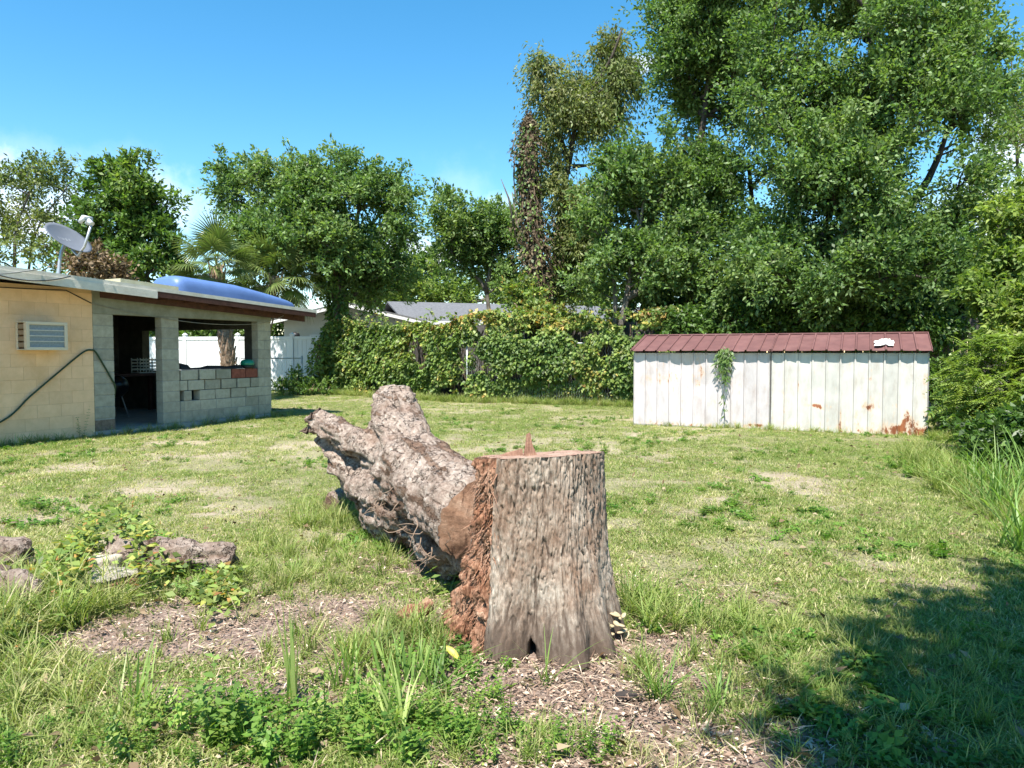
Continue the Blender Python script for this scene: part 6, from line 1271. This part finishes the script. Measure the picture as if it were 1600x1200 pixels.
for s_ in np.concatenate([np.arange(-.1, SLEN, .10), rng.uniform(2.6, 3.8, 18), rng.uniform(1.6, 2.2, 10)]):
    p = A0+sdir*s_+Vector((sdir.y, -sdir.x, 0))*(.05+abs(rng.normal())*.06); xs_.append(np.array([p.x])); ys_.append(np.array([p.y])); ss_.append(rng.uniform(.3, .9, 1)); dr_.append(np.array([.3]))
n_ = 800; t_ = rng.uniform(0, 1, n_); q0 = np.array([-7.0, 26.6]); q1 = np.array([-1.4, 22.1]); q2 = np.array([3.6, 20.1]); pp = np.where((t_ < .58)[:, None], q0+(q1-q0)*(t_/.58)[:, None], q1+(q2-q1)*((t_-.58)/.42)[:, None])
xs_.append(pp[:, 0]+rng.normal(size=n_)*.15); ys_.append(pp[:, 1]+rng.normal(size=n_)*.18); ss_.append(rng.uniform(.5, 1.5, n_)); dr_.append(np.full(n_, .25))
patch(420, 5.4, 8.6, .55, 2.6, .6, 1.5, .08, -.32); patch(120, 7.6, 12.3, .5, .5, .5, 1.2, .1); patch(200, 4.8, 6.6, .5, 1.0, .4, .9, .05, -.3)
x, y = field(3200, -16, 16, 3, 26, 1.0); kk = fb2(x, y, .8, 47, 3) > .56; xs_.append(x[kk]); ys_.append(y[kk]); ss_.append(rng.uniform(.28, .55, kk.sum())); dr_.append(np.full(kk.sum(), .1))
x = np.concatenate(xs_); y = np.concatenate(ys_); sc_ = np.concatenate(ss_); dr = np.concatenate(dr_); k = place(x, y); x, y, sc_, dr = x[k], y[k], sc_[k], dr[k]
idx = np.where(rng.random(len(x)) < dr, rng.integers(4, 6, len(x)), rng.integers(0, 4, len(x)))
scatter('tall_grass', 'longer loose grass tufts in the left foreground, along the walls and the right edge', 'grass', tall, np.stack([x, y, gh(x, y)-.005], 1), rng.uniform(0, 6.28, len(x)), sc_, idx, .2)
# leafy ground weeds, bottom left
wd = protos('weed', [weed_plant('w', 5, .15+.03*k, .045, .022, .35+.12*k, 300+k) for k in range(4)] + [weed_plant('w', 7, .09, .03, .018, .5, 310+k) for k in range(2)])
xs_, ys_, ss_, dr_ = [], [], [], []
patch(60, -.62, 2.78, .5, .25, .5, 1.25); patch(26, -.25, 2.9, .25, .25, .5, .9); patch(34, -1.15, 2.85, .4, .25, .5, 1.0); patch(20, .1, 2.7, .3, .15, .4, .8); patch(40, -2.3, 4.6, .6, .35, .5, .9); patch(30, -.3, 3.4, .35, .12, .4, .8); patch(22, -1.9, 2.75, .5, .2, .5, .8); patch(60, 5.2, 8.0, .5, 2, .6, 1.3)
x = np.concatenate(xs_); y = np.concatenate(ys_); k = place(x, y); x, y, s_ = x[k], y[k], np.concatenate(ss_)[k]
scatter('ground_weeds', 'low bright green leafy weeds at the bottom left and round the stump', 'weeds', wd, np.stack([x, y, gh(x, y)-.005], 1), rng.uniform(0, 6.28, len(x)), s_, rng.integers(0, 6, len(x)), .2)
# creeper over the old logs
P = []
for q in range(6500):
    u = rng.uniform(0, 1); px = -30+u*400; top_ = np.interp(px, [-30, 60, 120, 190, 240, 300, 380], [885, 880, 845, 812, 835, 860, 875]); py = top_+abs(rng.normal())*34*(1.0 if px < 240 else .75)
    if vnoise(np.array([[px*.03, py*.045, 2]]), 51)[0] < .38 or (225 < px < 372 and 838 < py < 885 and rng.random() < .5) or (140 < px < 205 and 862 < py < 930): continue
    g = on_ground(px, py+30); hh = max(0, min(.34, (py+30-top_)/45*.0+.30*math.exp(-((px-175)/75)**2)*rng.uniform(.1, 1)+.08*rng.random())); P.append((g.x, g.y+rng.normal()*.05, g.z+hh+.02))
P = np.array(P); n = len(P); V, Fq, T = leaf_geo(P, rng.normal(size=(n, 3))*np.array([1, 1, .35])+np.array([0, -.2, .1]), unit(rng.normal(size=(n, 3))*.45+np.array([0, -.3, 1])), rng.uniform(.035, .075, n), rng.uniform(.022, .045, n), np.clip(rng.uniform(.4, .8, n)+.25*(rng.random(n) < .12), 0, 1))
tag(link('log_creeper', np_mesh('log_creeper', V, [Fq], M['vine'], {'tint': ('FLOAT', T)})), 'yellow green creeper leaves spreading over the old logs at the left', 'creeper', None, 'stuff')
# litter: chips, straw and dead leaves on the bare soil
n = 44000; x = rng.uniform(-2.6, 1.7, n); y = rng.uniform(2.3, 5.4, n); k = (rng.random(n) < (mulch(x, y)*1.1+.02)*np.where(x < -.4, .55, 1.0))&~in_stump(x, y); x, y = x[k], y[k]; n = len(x); long_ = rng.random(n) < .45
P = np.stack([x, y, gh(x, y)+rng.uniform(.006, .026, n)], 1); D = rng.normal(size=(n, 3))*np.array([1, 1, .22]); N = rng.normal(size=(n, 3))*.35+np.array([0, 0, 1])
V, Fq, T = leaf_geo(P, D, unit(N), np.where(long_, rng.uniform(.04, .12, n), rng.uniform(.012, .035, n)), np.where(long_, rng.uniform(.003, .007, n), rng.uniform(.007, .018, n)), np.clip(rng.normal(.45, .26, n), 0, 1))
tag(link('wood_litter', np_mesh('wood_litter', V, [Fq], leaf_mat('litter', [(0, (.09, .055, .04)), (.35, (.27, .18, .13)), (.65, (.48, .36, .27)), (1, (.66, .55, .42))], .05, .9, .1, var=.4), {'tint': ('FLOAT', T)})), 'brown chips, straw and dead leaves lying on the bare soil round the stump', 'litter', None, 'stuff')
lw = protos('lawn_weed', [weed_plant('w', 6, .05, .045, .024, .25+.1*k, 320+k, npair=3) for k in range(3)] + [tuft('t', 12, .05, .06, .011, .12+.1*k, .9, .9, 3, seed=260+k) for k in range(2)])
x, y = field(9000, -16, 16, 2.6, 20, 1.5); k = place(x, y, (fb2(x, y, 1.1, 52, 3) > .53)&(mulch(x, y) < .55)); x, y = x[k], y[k]
scatter('lawn_weeds', 'low clover like weeds and coarser grass mixed into the lawn', 'weeds', lw, np.stack([x, y, gh(x, y)-.004], 1), rng.uniform(0, 6.28, len(x)), rng.uniform(.6, 1.5, len(x)), rng.integers(0, 5, len(x)), .2)
x, y = field(2600, -15, 15, 2.5, 22, 1.5); k = place(x, y); x, y = x[k], y[k]; n = len(x)
V, Fq, T = leaf_geo(np.stack([x, y, gh(x, y)+rng.uniform(.02, .045, n)], 1), rng.normal(size=(n, 3))*np.array([1, 1, .3]), unit(rng.normal(size=(n, 3))*.5+np.array([0, 0, 1])), rng.uniform(.035, .09, n), rng.uniform(.015, .04, n), np.clip(rng.normal(.5, .3, n), 0, 1))
tag(link('fallen_leaves', np_mesh('fallen_leaves', V, [Fq], M['dryleaf'], {'tint': ('FLOAT', T)})), 'dry brown leaves fallen here and there on the lawn', 'leaves', None, 'stuff')
# single plants one can point at
def plant(name, label, cat, me_, px, py, rz=0, s=1, group=None):
    root = empty(name, gz3(px, py, -.004), label, cat, rz, group); o_ = link('leaves', me_, root); o_.scale = (s, s, s); return root
V, Fq, T = [], [], []
for k in range(30):                                   # broad blades mown off flat
    x_, y_ = -.10+.20*k/29+rng.normal()*.008, rng.normal()*.035; h = rng.uniform(.10, .23); ln2 = x_*1.1+rng.normal()*.16; w = rng.uniform(.004, .009); b0 = len(V); a = rng.uniform(-1.2, 1.2); bk = rng.uniform(.0, .7); tn_ = rng.uniform(0, .7); pt = rng.random() < .45; h *= 1.25 if pt else 1.0; w0 = w
    for j in range(5):
        u = j/4; w = w0*(1-u**2*.95) if pt else w0*(.8+.2*u); V += [(x_+ln2*h*u*1.6-w*math.cos(a), y_-w*math.sin(a)+bk*h*u*u, h*u), (x_+ln2*h*u*1.6+w*math.cos(a), y_+w*math.sin(a)+bk*h*u*u, h*u+(.010*rng.normal() if j == 4 else 0))]; T += [np.clip(tn_+.15*u, 0, 1)]*2
    Fq += [(b0+j*2, b0+j*2+1, b0+j*2+3, b0+j*2+2) for j in range(4)]
plant('cut_reed_clump', 'clump of broad pale green blades mown off flat, in front of the log butt', 'plant', np_mesh('cut_reed', V, [Fq], M['reed'], {'tint': ('FLOAT', np.array(T))}), 635, 1075)
def reed(seed, n, H, w, tint, lean=.12, dr_=.25, sp=.03): return tuft('reed', n, sp, H, w, tint, lean, dr_, 6, 'reed', seed, .2, .12)
plant('tall_reed', 'tall upright pale reed stalks standing alone at the left of the mulch', 'plant', reed(400, 11, .44, .018, .85, .07, .06), 458, 1095); plant('grass_clump', 'loose pale grass clump in the litter left of the mown blades', 'plant', reed(407, 18, .34, .011, .6, .3, .6, .06), 540, 1075); plant('grass_clump', 'tall light green grass clump at the bottom left of the leafy weeds', 'plant', reed(408, 22, .36, .012, .7, .3, .6, .08), 215, 1130); plant('grass_clump', 'wide bladed bright grass clump among the weeds at the bottom middle', 'plant', reed(409, 20, .30, .016, .8, .4, .6, .06), 620, 1150)
plant('grass_clump', 'arching green grass clump on the mulch right of the stump, sunlit', 'plant', reed(401, 34, .25, .008, .25, .45, .8, .05), 1030, 1090); plant('grass_clump', 'dark grass clump growing against the right side of the stump', 'plant', reed(402, 26, .30, .009, .15, .4, .8, .05), 985, 945)
plant('grass_clump', 'spreading grass clump on the lawn edge, right of the fungus', 'plant', reed(403, 22, .26, .009, .15, .6, .9, .05), 1085, 965); plant('grass_clump', 'grass clump at the edge of the tree shade, bottom middle', 'plant', reed(404, 26, .22, .009, .3, .5, .9, .05), 1120, 1110)
plant('grass_clump', 'big blue green grass clump in front of the rotted wood', 'plant', reed(405, 24, .30, .012, .25, .6, .9, .07), 690, 1085); plant('grass_clump', 'thin grass growing at the dark hollow between the stump roots', 'plant', reed(406, 12, .30, .007, .45, .35, .9, .04), 850, 1070)
plant('leafy_weed', 'tall leafy weed standing in the bottom left foreground', 'weed', weed_plant('w', 7, .34, .07, .034, .35, 410, 'reed', npair=9), 345, 1165); plant('leafy_weed', 'small bright leafed seedling in the shadow of the log butt', 'weed', weed_plant('w', 2, .26, .085, .03, .8, 411, npair=5), 690, 935)
plant('leafy_weed', 'thin weed climbing the foot of the tan wall', 'weed', weed_plant('w', 2, .62, .05, .03, .2, 412, npair=11), 127, 684); plant('leafy_weed', 'leafy weed with pointed leaves low in front of the mown blades', 'weed', weed_plant('w', 8, .22, .06, .024, .6, 413, npair=7), 560, 1180)
for px, py, s, lab in ((1560,800,1.0,'tallest arching grass clump at the foot of the right shrubs'), (1590,860,.9,'arching grass clump nearest the viewer at the right edge'), (1525,765,.8,'smaller arching grass clump where the shade meets the lawn'), (1600,780,1.0,'grass clump half hidden under the feathery shrub')):
    plant('grass_clump', lab, 'plant', reed(420+py, 46, .85*s, .017, .35, .45, .8, .14), px, py)
